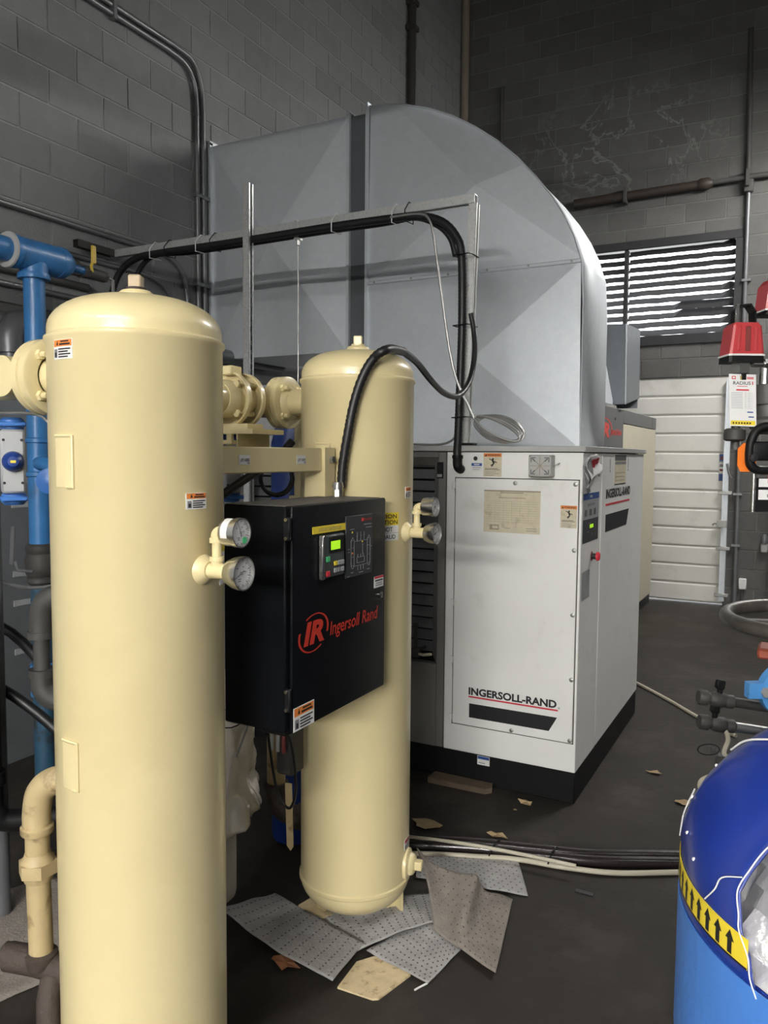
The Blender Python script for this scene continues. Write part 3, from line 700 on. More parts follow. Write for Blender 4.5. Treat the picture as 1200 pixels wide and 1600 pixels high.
decal('shock_label', dr, planar(door_pt(1.940, 1.205), (0, 1, 0), (0, 0, 1)), [(0, 0, .055, .032, 'label_white', 0), (0, .026, .055, .032, 'red_line', 1), (.005, .018, .05, .022, 'ink', 1), (.01, .011, .045, .014, 'grey_ink', 1), (.008, .005, .048, .008, 'grey_ink', 1)])
MB().lathe(door_pt(1.976, 1.182), (1, 0, 0), [(.0095, 0), (.0095, .004), (.006, .0055), (0, .0055)], 20).build('lock', 'steel', dr)
decal('warning_label', dr, planar(door_pt(1.541, .913), (0, 1, 0), (0, 0, 1)), warn_rects(.090, .058, bandh=.38))
# red oval logo and lettering
mb = MB(); cy, cz = 1.629, 1.140
def oval(t, ra, rb, dy=0, dz=0):
    sh = .22
    y = ra * math.cos(t); z = rb * math.sin(t); return (DXp + .0012, cy + dy + y + sh * z, cz + dz + z)
n = 72
for i in range(n):
    t0, t1 = 2 * math.pi * i / n, 2 * math.pi * (i + 1) / n
    dm = math.degrees((t0 + t1) / 2)
    if 130 < dm < 168 or 310 < dm < 348: continue
    mb.add([oval(t0, .0685, .0475), oval(t1, .0685, .0475), oval(t1, .0585, .0445, .0012 * math.cos(t1)), oval(t0, .0585, .0445, .0012 * math.cos(t0))], [(0, 1, 2, 3)])
o = mb.build('logo_ring', 'red_print', dr, flat=True)
letters('logo_letters', 'IR', (DXp, 1.583, 1.112), (0, 1, 0), (0, 0, 1), .094, .058, 'red_print', dr, .0014, bold=.045, shear=.22)
letters('logo_words', 'Ingersoll Rand', (DXp, 1.704, 1.106), (0, 1, 0), (0, 0, 1), .258, .047, 'red_print', dr, .0014, bold=.010, shear=.18)
# fittings under the box
mb = MB(); mb.box(-1.20, -1.12, 1.60, 1.70, .872, .912, bev=.004); mb.build('gland_block', 'black', bx)
mb = MB(); mb.box(-1.18, -1.12, 1.83, 1.93, .895, .912); mb.build('gland_plate', 'black', bx)
for (x, y) in ((-1.15, 1.88),): MB().cyl((x, y, .865), (x, y, .896), .012, seg=14).build('gland', 'brass', bx)
hub = MB(); hub.cyl((-1.198, 1.972, 1.457), (-1.198, 1.972, 1.478), .0165, seg=8); hub.cyl((-1.198, 1.972, 1.478), (-1.198, 1.972, 1.500), .0155, seg=20); hub.cyl((-1.198, 1.972, 1.484), (-1.198, 1.972, 1.492), .0175, seg=20); hub.build('conduit_hub', 'steel', bx)
# ============================================================ WHITE COMPRESSOR
cp = thing('air_compressor', 'white cabinet air compressor with a black base, under the big duct', 'compressor', (-1.8, 4.2, 0))
CXL, CYB, CZ0, CZ1 = -2.95, 4.97, .150, 1.596
MB().box(CXL, CX - .004, CY + .012, CYB, 0, CZ0, bev=.004).build('base', 'black', cp)
MB().box(CXL - .012, CX + .012, CY - .010, CYB + .012, CZ1 + .004, CZ1 + .030, bev=.003).build('lid', 'white_grey', cp)
MB().box(CXL + .01, CX - .03, CY + .12, CYB - .02, CZ0 + .005, CZ1 + .003).build('inner_frame', 'black', cp, flat=True)
fp = MB().box(-1.510, CX, CY, CY + .05, CZ0, CZ1, bev=.003).build('front_panel', 'white_paint', cp)
# access door set on the front panel
MB().box(-1.466, -.872, CY - .0015, CY, .282, 1.478).build('door_gap_shade', 'black_dust', cp)  # dark plate standing in for the shaded gap round the access door
ad = MB().box(-1.462, -.876, CY - .007, CY - .0005, .286, 1.474, bev=.003).build('access_door', 'white_paint', cp)
for z in (1.443, 1.158, .880, .600, .318):
    h = MB(); h.box(-1.478, -1.463, CY - .012, CY - .0005, z - .020, z + .014, bev=.002); h.cyl((-1.467, CY - .010, z - .038), (-1.467, CY - .010, z - .020), .004, seg=8); h.build('hinge', 'white_paint', ad)
for (x, z) in ((-1.166, 1.456), (-.889, 1.457), (-.888, 1.164), (-.887, .873), (-.886, .579), (-.886, .300), (-1.161, .300)):
    MB().lathe((x, CY - .007, z), (0, -1, 0), [(.010, 0), (.010, .003), (.006, .005), (0, .005)], 16).build('quarter_turn_screw', 'dull_steel', ad)
FY = CY - .007
decal('service_sheet', ad, planar((-1.316, FY, 1.226), (1, 0, 0), (0, 0, 1)),
      [(0, 0, .270, .196, 'paper', 0), (.0, .190, .270, .196, 'paper_ink', 1), (.08, .183, .19, .187, 'paper_ink', 1), (.07, .160, .20, .163, 'paper_ink', 1)] +
      [(.012 + .0 * k, .050 + .0105 * k, .258, .0508 + .0105 * k, 'paper_ink', 1) for k in range(10)] + [(.055 + .04 * k, .05, .0557 + .04 * k, .148, 'paper_ink', 1) for k in range(5)] +
      [(.03, .012, .075, .036, 'paper_ink', 1), (.042, .018, .07, .030, 'paper', 2), (.10, .02, .13, .023, 'paper_ink', 1), (.205, .012, .255, .015, 'paper_ink', 1), (.205, .022, .255, .025, 'paper_ink', 1)])
def falling(p, w, h, nm='warning_label'):
    """portrait safety label with an orange header and a falling-figure pictogram; p lower left on a plane facing -y"""
    d = decal(nm, cp, planar(p, (1, 0, 0), (0, 0, 1)), [(0, 0, w, h, 'paper', 0), (0, h * .85, w, h, 'orange', 1), (w * .08, h * .28, w * .9, h * .30, 'ink', 1), (w * .08, h * .33, w * .8, h * .35, 'ink', 1), (w * .08, h * .19, w * .7, h * .21, 'grey_ink', 1), (w * .08, h * .12, w * .85, h * .14, 'grey_ink', 1), (w * .08, h * .05, w * .6, h * .07, 'grey_ink', 1)])
    letters('warning_print', 'WARNING', (p[0] + w * .22, p[1], p[2] + h * .885), (1, 0, 0), (0, 0, 1), w * .70, h * .075, 'ink', d, .0022, bold=.02)
    mb = MB(); q = lambda a, b: Vector((p[0] + w * a, p[1] - .0018, p[2] + h * b))
    for (a, b, c_, e, t) in ((.50, .70, .58, .56, .05), (.58, .56, .40, .47, .025), (.58, .56, .45, .42, .025), (.52, .68, .32, .76, .022), (.55, .66, .74, .60, .022)):
        A, B_ = q(a, b), q(c_, e); mb.obox((A + B_) / 2, B_ - A, (0, 1, 0), ((B_ - A).length / 2, .0004, w * t))
    mb.lathe(q(.52, .745), (0, -1, 0), [(w * .06, 0), (0, .0005)], 12); mb.prism([q(.06, .875), q(.14, .96), q(.20, .875)], (0, -.0005, 0))
    mb.build('pictogram', 'ink', d, flat=True)
falling((-1.324, CY, 1.484), .088, .108); falling((-.953, FY, 1.262), .073, .100)
decal('notice_label', fp, planar((-1.384, CY, 1.506), (1, 0, 0), (0, 0, 1)), [(0, 0, .052, .039, 'label_white', 0), (0, .026, .052, .039, 'blue_print', 1), (.012, .030, .04, .035, 'label_white', 2), (.006, .016, .046, .019, 'grey_ink', 1), (.006, .008, .04, .010, 'grey_ink', 1)])
MB().lathe((-1.365, CY + .002, 1.567), (0, -1, 0), [(.010, 0), (.010, .003), (0, .003)], 16).build('knockout', 'ink', fp)
MB().lathe((-1.432, CY + .001, 1.530), (0, -1, 0), [(.048, 0), (.048, .0022), (0, .0022)], 32).build('cover_disc', 'white_paint', fp)
# relay box with open corners
rb = MB().box(-1.090, -.985, CY - .058, CY - .0005, 1.488, 1.586, bev=.004).build('relay_box', 'white_grey', cp)
mb = MB(); cxr, czr = -1.0375, 1.537; yy = CY - .0585
for sx_ in (-1, 1):
    for sz_ in (-1, 1): mb.obox((cxr + sx_ * .030, yy, czr + sz_ * .036), (1, 0, 0), (0, 0, 1), (.010, .002, .001)); mb.obox((cxr + sx_ * .040, yy, czr + sz_ * .027), (0, 0, 1), (1, 0, 0), (.010, .002, .001)); mb.obox((cxr + sx_ * .028, yy, czr + sz_ * .026), (1, 0, sz_ * sx_), (0, 1, 0), (.009, .0009, .0025))
mb.build('knockouts', 'comp_grey', rb, flat=True)
mb = MB(); mb.obox((cxr, yy, czr), (1, 0, 1), (0, 1, 0), (.03, .0012, .0016)); mb.obox((cxr, yy, czr), (1, 0, -1), (0, 1, 0), (.03, .0012, .0016)); mb.obox((cxr, yy, czr), (1, 0, 0), (0, 1, 0), (.045, .0012, .0012)); mb.obox((cxr, yy, czr), (0, 0, 1), (0, 1, 0), (.042, .0012, .0012))
for sx_ in (-1, 1):
    for sz_ in (-1, 1): mb.cyl((cxr + sx_ * .046, yy - .001, czr + sz_ * .043), (cxr + sx_ * .046, yy + .002, czr + sz_ * .043), .004, seg=10)
mb.build('ribs', 'paper_ink', rb, flat=True)
MB().tube(smooth_path([(-.984, CY - .03, 1.535), (-.965, CY - .035, 1.545), (-.958, CY - .02, 1.55), (-.97, CY - .004, 1.545)], 4), .0016, 6).build('seal_wire', 'dull_steel', rb)
# lettering, red rule and black flash on the access door
letters('brand_letters', 'INGERSOLL-RAND', (-1.378, FY, .438), (1, 0, 0), (0, 0, 1), .428, .037, 'ink', ad, .0013, bold=.038)
letters('brand_mark', '®', (-.944, FY, .436), (1, 0, 0), (0, 0, 1), .010, .010, 'ink', ad, .0013)
MB().box(-1.378, -.944, FY - .0013, FY, .4255, .4325).build('red_rule', 'red_line', ad)
MB().prism([(-1.374, FY, .328), (-.984, FY, .328), (-.947, FY, .396), (-1.374, FY, .396)], (0, -.0013, 0)).build('black_flash', 'ink', ad)
decal('base_plate_label', cp, planar((-1.335, CY + .012, .098), (1, 0, 0), (0, 0, 1)), [(0, 0, .062, .044, 'label_white', 0), (.002, .028, .06, .042, 'blue_print', 1), (.006, .008, .04, .012, 'grey_ink', 1)])
# left front: louvred cooler intake
GX0, GX1, GZ0, GZ1 = -2.85, -1.600, .590, 1.560
mb = MB(); mb.box(GX1 + .045, -1.516, CY + .004, CY + .05, CZ0, CZ1, bev=.003); mb.box(CXL, GX0, CY + .004, CY + .05, CZ0, CZ1); mb.box(GX0, GX1 + .045, CY + .004, CY + .05, CZ0, GZ0 - .03); mb.box(GX0, GX1 + .045, CY + .004, CY + .05, GZ1 + .012, CZ1)
mb.build('intake_panel', 'panel_grey', cp, flat=True)
gr = MB(); gr.prism([(GX1 + .045, CY + .006, GZ0 - .03), (GX1 + .045, CY + .006, GZ1 + .012), (GX1, CY + .06, GZ1 - .03), (GX1, CY + .06, GZ0)], (.002, .003, 0)); gr.prism([(GX1 + .045, CY + .006, GZ1 + .012), (GX0, CY + .006, GZ1 + .012), (GX0, CY + .06, GZ1 - .03), (GX1, CY + .06, GZ1 - .03)], (0, .003, .002))
gr.build('intake_reveal', 'panel_grey', cp, flat=True)
for k in range(17):
    z = GZ0 + .015 + k * .0575
    MB().obox(((GX0 + GX1) / 2, CY + .085, z + .02), (1, 0, 0), (0, .55, 1), ((GX1 - GX0) / 2 - .004, .026, .0012)).build('intake_slat', 'comp_grey', cp, flat=True)
MB().box(-1.562, -1.530, CY - .001, CY + .006, 1.470, 1.548, bev=.002).build('gauge_slot', 'black', cp)
MB().box(-1.560, -1.535, CY - .0015, CY, 1.476, 1.490).build('slot_window', 'key_grey', cp)
# drain cock hanging in front of the intake
dv = MB(); dv.cyl((-1.652, CY - .03, .60), (-1.652, CY - .03, .74), .010, seg=12); dv.cyl((-1.652, CY - .03, .74), (-1.652, CY - .03, .76), .013, seg=12); dv.box(-1.675, -1.630, CY - .05, CY - .01, .59, .64, bev=.006); dv.cyl((-1.652, CY - .03, .62), (-1.652, CY + .08, .62), .008, seg=10)
dv.build('drain_valve', 'black_dust', cp)
MB().tube([(-1.635, CY - .035, .61), (-1.60, CY - .05, .612), (-1.555, CY - .055, .622)], .007, 8).build('drain_handle', 'paper', cp)
# right side: control column and large door
MB().box(CX - .05, CX - .001, CY + .051, 3.862, CZ0, CZ1, bev=.002).build('control_column', 'white_paint', cp)
sd = MB().box(CX - .05, CX, 3.872, CYB, CZ0, CZ1, bev=.004).build('side_door', 'white_paint', cp)
MB().box(CX - .03, CX - .004, 3.864, 3.870, CZ0 + .02, .90).build('edge_strip', 'white', cp); MB().box(CX - .03, CX - .004, 3.864, 3.870, .93, 1.45).build('edge_strip', 'white', cp)
S2 = lambda y, z: planar((CX, y, z), (0, 1, 0), (0, 0, 1))
pn = decal('controller', cp, planar((CX - .001, 3.513, 1.190), (0, 1, 0), (0, 0, 1)), [(0, 0, .305, .224, 'key_grey', 0), (0, .195, .305, .224, 'blue_print', 1), (.12, .203, .17, .214, 'key_grey', 2), (.08, .165, .22, .177, 'grey_ink', 1), (.03, .12, .075, .15, 'comp_grey', 1), (.12, .12, .165, .15, 'comp_grey', 1), (.2, .12, .245, .15, 'comp_grey', 1), (0, 0, .295, .105, 'mimic', 1), (.13, .062, .20, .079, 'lcd', 2), (.10, .084, .15, .087, 'mimic_line', 2), (.08, .045, .12, .048, 'mimic_line', 2), (.16, .030, .20, .033, 'mimic_line', 2), (.24, .02, .245, .092, 'mimic_line', 2)])
es = MB(); es.lathe((CX - .001, 3.700, 1.117), (1, 0, 0), [(.014, 0), (.014, .022), (0, .022)], 20); es = es.build('stop_button_neck', 'ink', cp)
MB().lathe((CX + .020, 3.700, 1.117), (1, 0, 0), [(.012, 0), (.021, .003), (.021, .012), (.016, .017), (0, .018)], 24).build('stop_button', 'red_line', es)
MB().lathe((CX - .001, 3.700, 1.117), (1, 0, 0), [(.022, 0), (.022, .002), (0, .002)], 24).build('stop_plate', 'red_dark', es)
decal('inspection_note', cp, planar((CX - .001, 3.520, .93), (0, 1, 0), (0, 0, 1)), [(0, 0, .15, .13, 'key_grey', 0)])
decal('red_label', cp, planar((CX - .001, 3.735, 1.465), (0, 1, 0), (0, 0, 1)), [(0, 0, .10, .085, 'label_white', 0), (0, .055, .10, .085, 'red_dark', 1), (.05, .02, .09, .035, 'grey_ink', 1)])
letters('brand_letters', 'INGERSOLL-RAND', (CX, 3.965, 1.372), (0, 1, 0), (0, 0, 1), .605, .048, 'ink', sd, .0013, bold=.038)
MB().box(CX, CX + .0013, 3.962, 4.560, 1.337, 1.347).build('red_rule', 'red_line', sd)
MB().prism([(CX, 3.968, 1.207), (CX, 4.490, 1.207), (CX, 4.548, 1.293), (CX, 3.968, 1.293)], (.0013, 0, 0)).build('black_flash', 'ink', sd)
decal('rating_plate', sd, S2(4.150, 1.435), [(0, 0, .285, .155, 'paper', 0), (0, .125, .285, .155, 'comp_grey', 1), (0, .105, .285, .120, 'grey_ink', 1), (.02, .02, .26, .023, 'paper_ink', 1), (0, 0, .285, .005, 'ink', 1), (.02, .04, .26, .043, 'paper_ink', 1), (.02, .06, .26, .063, 'paper_ink', 1)])
for y in (4.03, 4.485): decal('side_print', sd, S2(y, 1.50), [(0, 0, .02, .075, 'label_white', 0), (.004, .02, .016, .07, 'grey_ink', 1), (.004, .003, .016, .014, 'ink', 1)])
# paper flag tucked under the lid
fl = thing('paper_flag', 'crumpled white paper flag with a red maple leaf on the compressor corner', 'flag', (CX + .02, 3.66, 1.42))
mb = MB(); nu, nv = 14, 14; vs = []
FQ = [Vector(q) for q in [(-0.831, 3.597, 1.596), (-0.831, 3.812, 1.54), (-0.831, 3.492, 1.458), (-0.831, 3.456, 1.573)]]
def flagpt(a, b, d=0.0):
    p = FQ[0] * (1 - a) * (1 - b) + FQ[1] * a * (1 - b) + FQ[2] * a * b + FQ[3] * (1 - a) * b
    return (CX + .024 + .010 * math.sin(a * 6 + b * 3) + .008 * math.sin(b * 8 - a) + d, p.y, p.z)
for i in range(nu + 1):
    for j in range(nv + 1): vs.append(flagpt(i / nu, j / nv))
fs = [(i * (nv + 1) + j, (i + 1) * (nv + 1) + j, (i + 1) * (nv + 1) + j + 1, i * (nv + 1) + j + 1) for i in range(nu) for j in range(nv)]
ob = mb.add(vs, fs).build('sheet', 'white', fl); md = ob.modifiers.new('t', 'SOLIDIFY'); md.thickness = .0012
leaf = [(0, -1), (.06, -.45), (.55, -.5), (.42, -.3), (.9, .1), (.72, .18), (.8, .5), (.5, .42), (.42, .55), (.2, .3), (.3, .8), (.14, .72), (0, 1)]
leaf = leaf + [(-a, b) for a, b in reversed(leaf[1:-1])]
mb = MB(); cu_, cv_ = .40, .42; lf = [[flagpt(cu_ + (a * .8 + b * .6) * .30 * f_, cv_ + (-b * .8 + a * .6) * .30 * f_, .003) for a, b in leaf] for f_ in (.02, .35, .7, 1)]; nl = len(leaf)
mb.add([q for rw in lf for q in rw], [(r_ * nl + i, r_ * nl + (i + 1) % nl, (r_ + 1) * nl + (i + 1) % nl, (r_ + 1) * nl + i) for r_ in range(3) for i in range(nl)] + [tuple(range(nl))]); mb.build('maple_leaf', 'red_line', fl)
mb = MB(); vs = []
for i in range(7):
    for j in range(9): a, b = i / 6, j / 8; vs.append((CX + .012 + .014 * math.sin(a * 4 + b * 7), 3.505 + a * .075, 1.44 + b * .145 - .03 * a * (1 - b)))
fs = [(i * 9 + j, (i + 1) * 9 + j, (i + 1) * 9 + j + 1, i * 9 + j + 1) for i in range(6) for j in range(8)]
ob = mb.add(vs, fs).build('rear_sheet', 'key_grey', fl); md = ob.modifiers.new('t', 'SOLIDIFY'); md.thickness = .0012

# ============================================================ EXHAUST DUCT
du = thing('exhaust_duct', 'huge galvanised sheet metal exhaust duct curving to the left wall', 'duct', (-1.8, 4.8, 1.626))
ZL = 1.628; XRd, XLd = -1.134, -2.512; ZS = 2.672
arc = [(XRd, ZS)] + [(-1.142, 2.56), (-1.160, 2.70), (-1.195, 2.81), (-1.250, 2.925), (-1.325, 3.045), (-1.418, 3.165), (-1.530, 3.290), (-1.660, 3.410), (-1.800, 3.515), (-1.945, 3.603), (-2.100, 3.676), (-2.260, 3.727), (-2.40, 3.755)][1:] + [(XLd, 3.767)]
arc[0] = (-1.150, ZS)
def sheet(name, polys, y, parent, back=None):
    pass
# lower straight panel with cross break (shallow pyramid), front and rear
def crossbreak(name, corners, ctr, y, lift, sgn=-1):
    mb = MB(); c = (ctr[0], y + sgn * lift, ctr[1]); P = [(a, y, b) for a, b in corners]
    for i in range(len(P)): mb.add([c, P[i], P[(i + 1) % len(P)]], [(0, 1, 2)])
    return mb.build(name, 'galv', du, flat=True)
crossbreak('riser_front', [(XRd, ZL), (-1.150, ZS), (XLd, ZS), (XLd, ZL)], (-1.772, 2.16), DY, .045)
# elbow front: four creased sectors
ctr = (-1.768, 3.16)
ring = [(XLd, ZS)] + [(-1.150, ZS)] + arc[1:]
cre = [(XLd, ZS), (-1.245, 2.70), (-1.492, 3.25), (-2.330, 3.60)]
def sector(name, pts, a, b, lift):
    """planar facet through the raised centre and the two crease ends a, b"""
    A = Vector((a[0], 0, a[1])); B_ = Vector((b[0], 0, b[1])); C = Vector((ctr[0], -lift, ctr[1])); n = (A - C).cross(B_ - C)
    mb = MB(); vs = []
    for (x, z) in pts:
        yy_ = C.y - (n.x * (x - C.x) + n.z * (z - C.z)) / n.y; vs.append((x, DY + yy_, z))
    mb.add([(C.x, DY + C.y, C.z)] + vs, [(0, i + 1, i + 2) for i in range(len(vs) - 1)])
    return mb.build(name, 'galv', du, flat=True)
sector('elbow_facet', [(XLd, ZS), (-1.150, ZS), (-1.155, 2.70)], (XLd, ZS), (-1.155, 2.70), .055)
sector('elbow_facet', [(-1.155, 2.70)] + [q for q in arc if q[0] < -1.16 and q[0] > -1.49] + [(-1.492, 3.25)], (-1.155, 2.70), (-1.492, 3.25), .055)
sector('elbow_facet', [(-1.492, 3.25)] + [q for q in arc if q[0] < -1.50 and q[0] > -2.33] + [(-2.330, 3.742)], (-1.492, 3.25), (-2.330, 3.742), .055)
sector('elbow_facet', [(-2.330, 3.742), (-2.40, 3.755), (XLd, 3.767), (XLd, 3.1), (XLd, ZS)], (-2.330, 3.742), (XLd, ZS), .055)
# outer wrapper, rear and inner sheets
mb = MB(); out = [(XRd, ZL), (-1.136, 2.45)] + arc
k = len(out)
mb.add([(x, DY + .002, z) for x, z in out] + [(x, DB, z) for x, z in out], [(i, i + 1, i + 1 + k, i + k) for i in range(k - 1)])
ob = mb.build('outer_wrapper', 'galv', du, angle=30); md = ob.modifiers.new('t', 'SOLIDIFY'); md.thickness = .002
mb = MB(); mb.tube([(x + .003, DY - .002, z) for x, z in out], .0045, 6); mb.build('front_seam', 'galv', du)
mb = MB(); mb.add([(x, DB, z) for x, z in out] + [(XLd, DB, ZL)], [tuple(range(k + 1))]); mb.build('rear_sheet', 'galv', du, flat=True)
mb = MB(); mb.add([(XLd, DY, ZL), (XLd, DB, ZL), (XLd, DB, 2.25), (XLd, DY, 2.25)], [(0, 1, 2, 3)]); mb.build('inner_sheet', 'galv', du, flat=True)
mb = MB(); mb.box(XLd, -1.146, DY - .014, DY + .004, ZS - .012, ZS + .010, bev=.004); mb.build('cross_seam', 'galv', du)
for x in (-2.46, -2.2, -1.95, -1.7, -1.45, -1.2): MB().hexa((x, DY - .020, ZS), (x, DY - .014, ZS), .007).build('seam_screw', 'dull_steel', du)
# flexible connector and straight length into the wall
XC0, XC1, ZD0, ZD1 = -2.645, -2.528, 2.25, 3.735
mb = MB(); mb.box(XC0, XC1, DY + .006, DB - .006, ZD0 + .006, ZD1 - .006); mb.build('flexible_collar', 'canvas', du, flat=True)
for x0, x1, zt_ in ((XLd - .016, XLd, 3.770), (XC0 - .022, XC0, ZD1 + .004)):
    mb = MB(); mb.box(x0, x1, DY - .020, DY + .004, ZD0 - .3 if x0 > -2.6 else ZD0, zt_); mb.box(x0, x1, DY - .02, DB + .02, zt_, zt_ + .018); mb.box(x0, x1, DB - .004, DB + .02, ZD0, zt_); mb.box(x0, x1, DY - .02, DB + .02, ZD0 - .018, ZD0) if x0 < -2.6 else None
    mb.build('flange', 'galv', du, flat=True)
crossbreak('straight_front', [(XC0 - .022, ZD0), (XC0 - .022, ZD1), (XL + .006, ZD1), (XL + .006, ZD0)], (-3.22, 3.00), DY, .085)
mb = MB(); x0, x1 = XL + .006, XC0 - .01
mb.add([(x0, DY, ZD1), (x1, DY, ZD1), (x1, DB, ZD1), (x0, DB, ZD1), (x0, DY, ZD0), (x1, DY, ZD0), (x1, DB, ZD0), (x0, DB, ZD0)], [(0, 1, 2, 3), (4, 7, 6, 5), (3, 2, 6, 7)])
mb.build('straight_sheet', 'galv', du, flat=True)
mb = MB(); mb.box(XL + .007, XL + .030, DY - .030, DY - .001, ZD0, ZD1 + .02); mb.box(XL + .007, XL + .030, DY - .030, DB + .03, ZD1 + .002, ZD1 + .03); mb.build('wall_collar', 'galv', du, flat=True)

# ============================================================ STRUT FRAME carrying the cables
sf = thing('strut_frame', 'galvanised strut frame carrying black cables in front of the duct', 'cable support', (-1.42, 3.52, 0))
def strut(name, a, b, wdir, m='strut', w=.041):
    """slotted C-channel from a to b; open side along wdir"""
    a = Vector(a); b = Vector(b); d = (b - a).normalized(); wv = Vector(wdir); wv = (wv - d * wv.dot(d)).normalized(); s = d.cross(wv)
    mb = MB(); c = (a + b) / 2; L = (b - a).length / 2; t = .0013
    mb.obox(c - wv * (w / 2 - t), d, s, (L, w / 2, t)); mb.obox(c + s * (w / 2 - t), d, wv, (L, w / 2, t)); mb.obox(c - s * (w / 2 - t), d, wv, (L, w / 2, t))
    mb.obox(c + wv * (w / 2 - t) + s * w * .36, d, s, (L, w * .14, t)); mb.obox(c + wv * (w / 2 - t) - s * w * .36, d, s, (L, w * .14, t))
    return mb.build(name, m, sf, flat=True)
strut('cross_beam', (-3.71, 3.52, 2.766), (-1.395, 3.52, 2.766), (0, 0, -1))
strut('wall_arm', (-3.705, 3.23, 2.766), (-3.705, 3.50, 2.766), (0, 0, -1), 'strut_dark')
po = strut('post', (-1.432, 3.522, 1.640), (-1.404, 3.522, 2.744), (1, 0, 0))
pm = strut('post', (-2.676, 3.468, 0.0), (-2.669, 3.468, 3.008), (1, 0, 0))
mb = MB()
for z in [1.75 + .05 * k for k in range(24)]: mb.obox((-2.6525, 3.468, z), (0, 1, 0), (0, 0, 1), (.006, .013, .0008))
mb.build('slots', 'ink', pm, flat=True)
MB().box(-1.47, -1.385, CY + .006, 3.56, 1.628, 1.640, bev=.002).build('foot_plate', 'black', sf)
for x in (-3.36, -3.25, -3.02, -2.92, -2.14, -1.80, -1.73):
    white = x in (-3.36, -3.02, -2.14, -1.80)
    mb = MB(); mb.tube([(x, 3.496, 2.792), (x, 3.544, 2.792), (x, 3.544, 2.700), (x, 3.452, 2.694), (x, 3.452, 2.745)], .0028, 6, closed=True); mb.build('cable_tie', 'white' if white else 'black', sf)
for z in (2.505, 2.185, 1.76):
    mb = MB(); mb.tube([(-1.388, 3.545, z), (-1.388, 3.470, z), (-1.40, 3.445, z), (-1.47, 3.445, z - .003), (-1.475, 3.50, z), (-1.44, 3.545, z)], .0032, 6, closed=True); mb.build('cable_tie', 'black', sf)
cb = MB(); cb.box(-2.395, -2.375, 3.497, 3.545, 2.70, 2.79); cb.box(-2.40, -2.37, 3.50, 3.54, 2.694, 2.704); cb.hexa((-2.385, 3.52, 2.67), (-2.385, 3.52, 2.70), .010); cb.build('beam_clamp', 'strut', sf, flat=True)
tag(MB().cyl((-2.385, 3.52, 1.78), (-2.385, 3.52, 2.668), .0035, seg=8).build('hanger_wire', 'dull_steel'), 'thin wire hanging straight down from the strut beam clamp', 'wire')
P = {}
P['trunk']=[(-3.703,3.475,2.485),(-3.626,3.475,2.635),(-3.491,3.475,2.709),(-3.302,3.475,2.721),(-3.065,3.475,2.72),(-2.624,3.475,2.72),(-2.222,3.475,2.724),(-1.854,3.475,2.721),(-1.665,3.475,2.711),(-1.548,3.475,2.672),(-1.476,3.475,2.599),(-1.445,3.475,2.503),(-1.437,3.475,2.21),(-1.442,3.475,1.915),(-1.448,3.475,1.676),(-1.454,3.475,1.6)]
P['trunk_b']=[(-3.577,3.52,2.482),(-3.528,3.52,2.627),(-3.395,3.52,2.723),(-3.105,3.52,2.713),(-2.658,3.52,2.715),(-2.25,3.52,2.719),(-1.878,3.52,2.717),(-1.703,3.52,2.722),(-1.588,3.52,2.671),(-1.521,3.52,2.604),(-1.493,3.52,2.518)]
P['armored']=[(-1.806,3.45,2.72),(-1.653,3.45,2.715),(-1.603,3.45,2.685),(-1.579,3.45,2.614),(-1.561,3.45,2.51),(-1.532,3.45,2.331),(-1.486,3.45,2.062),(-1.442,3.45,1.912),(-1.385,3.45,1.799),(-1.359,3.45,1.748)]
P['tail']=[(-1.71,3.49,1.634),(-1.607,3.49,1.631),(-1.533,3.49,1.634),(-1.487,3.49,1.652),(-1.455,3.49,1.688)]
P['flex']=[(-1.198,1.991,1.483),(-1.193,1.993,1.553),(-1.18,1.997,1.637),(-1.164,2.005,1.729),(-1.143,2.017,1.803),(-1.117,2.037,1.859),(-1.088,2.07,1.887),(-1.189,2.371,1.922),(-1.247,2.6,1.911),(-1.279,2.806,1.861),(-1.315,3.012,1.833),(-1.331,3.173,1.834),(-1.334,3.289,1.882),(-1.341,3.371,1.96),(-1.346,3.411,2.065),(-1.362,3.432,2.155),(-1.376,3.431,2.228)]
P['loop']=[(-1.35,3.46,1.749),(-1.304,3.46,1.763),(-1.211,3.46,1.747),(-1.143,3.46,1.703),(-1.124,3.46,1.659),(-1.154,3.46,1.633),(-1.224,3.46,1.642),(-1.302,3.46,1.675),(-1.359,3.46,1.719),(-1.36,3.46,1.752),(-1.297,3.46,1.768),(-1.195,3.46,1.743),(-1.137,3.46,1.691),(-1.133,3.46,1.645),(-1.193,3.46,1.636),(-1.286,3.46,1.663),(-1.353,3.46,1.71),(-1.36,3.46,1.758),(-1.285,3.46,1.774),(-1.186,3.46,1.732),(-1.143,3.46,1.674),(-1.16,3.46,1.639),(-1.24,3.46,1.651),(-1.328,3.46,1.698)]
P['hoseA']=[(-1.54,2.707,0.02),(-1.33,2.811,0.02),(-1.117,2.904,0.02),(-0.899,2.971,0.02),(-0.664,3.048,0.02),(-0.375,3.196,0.02)]
P['hoseB']=[(-1.506,2.648,0.02),(-1.312,2.773,0.02),(-1.102,2.865,0.02),(-0.885,2.926,0.02),(-0.653,2.998,0.02),(-0.367,3.139,0.02)]
P['hoseC']=[(-1.481,2.604,0.012),(-1.292,2.731,0.012),(-1.085,2.822,0.012),(-0.923,2.883,0.012),(-0.754,2.911,0.012),(-0.572,2.963,0.012),(-0.36,3.085,0.012)]
P['hoseD']=[(-1.471,2.743,0.045),(-1.246,2.812,0.045),(-1.044,2.852,0.045),(-0.843,2.872,0.045),(-0.698,2.882,0.045)]
P['floorhose']=[(-1.106,5.743,0.01),(-0.954,5.591,0.01),(-0.716,5.314,0.01),(-0.491,5.025,0.01),(-0.281,4.805,0.01)]
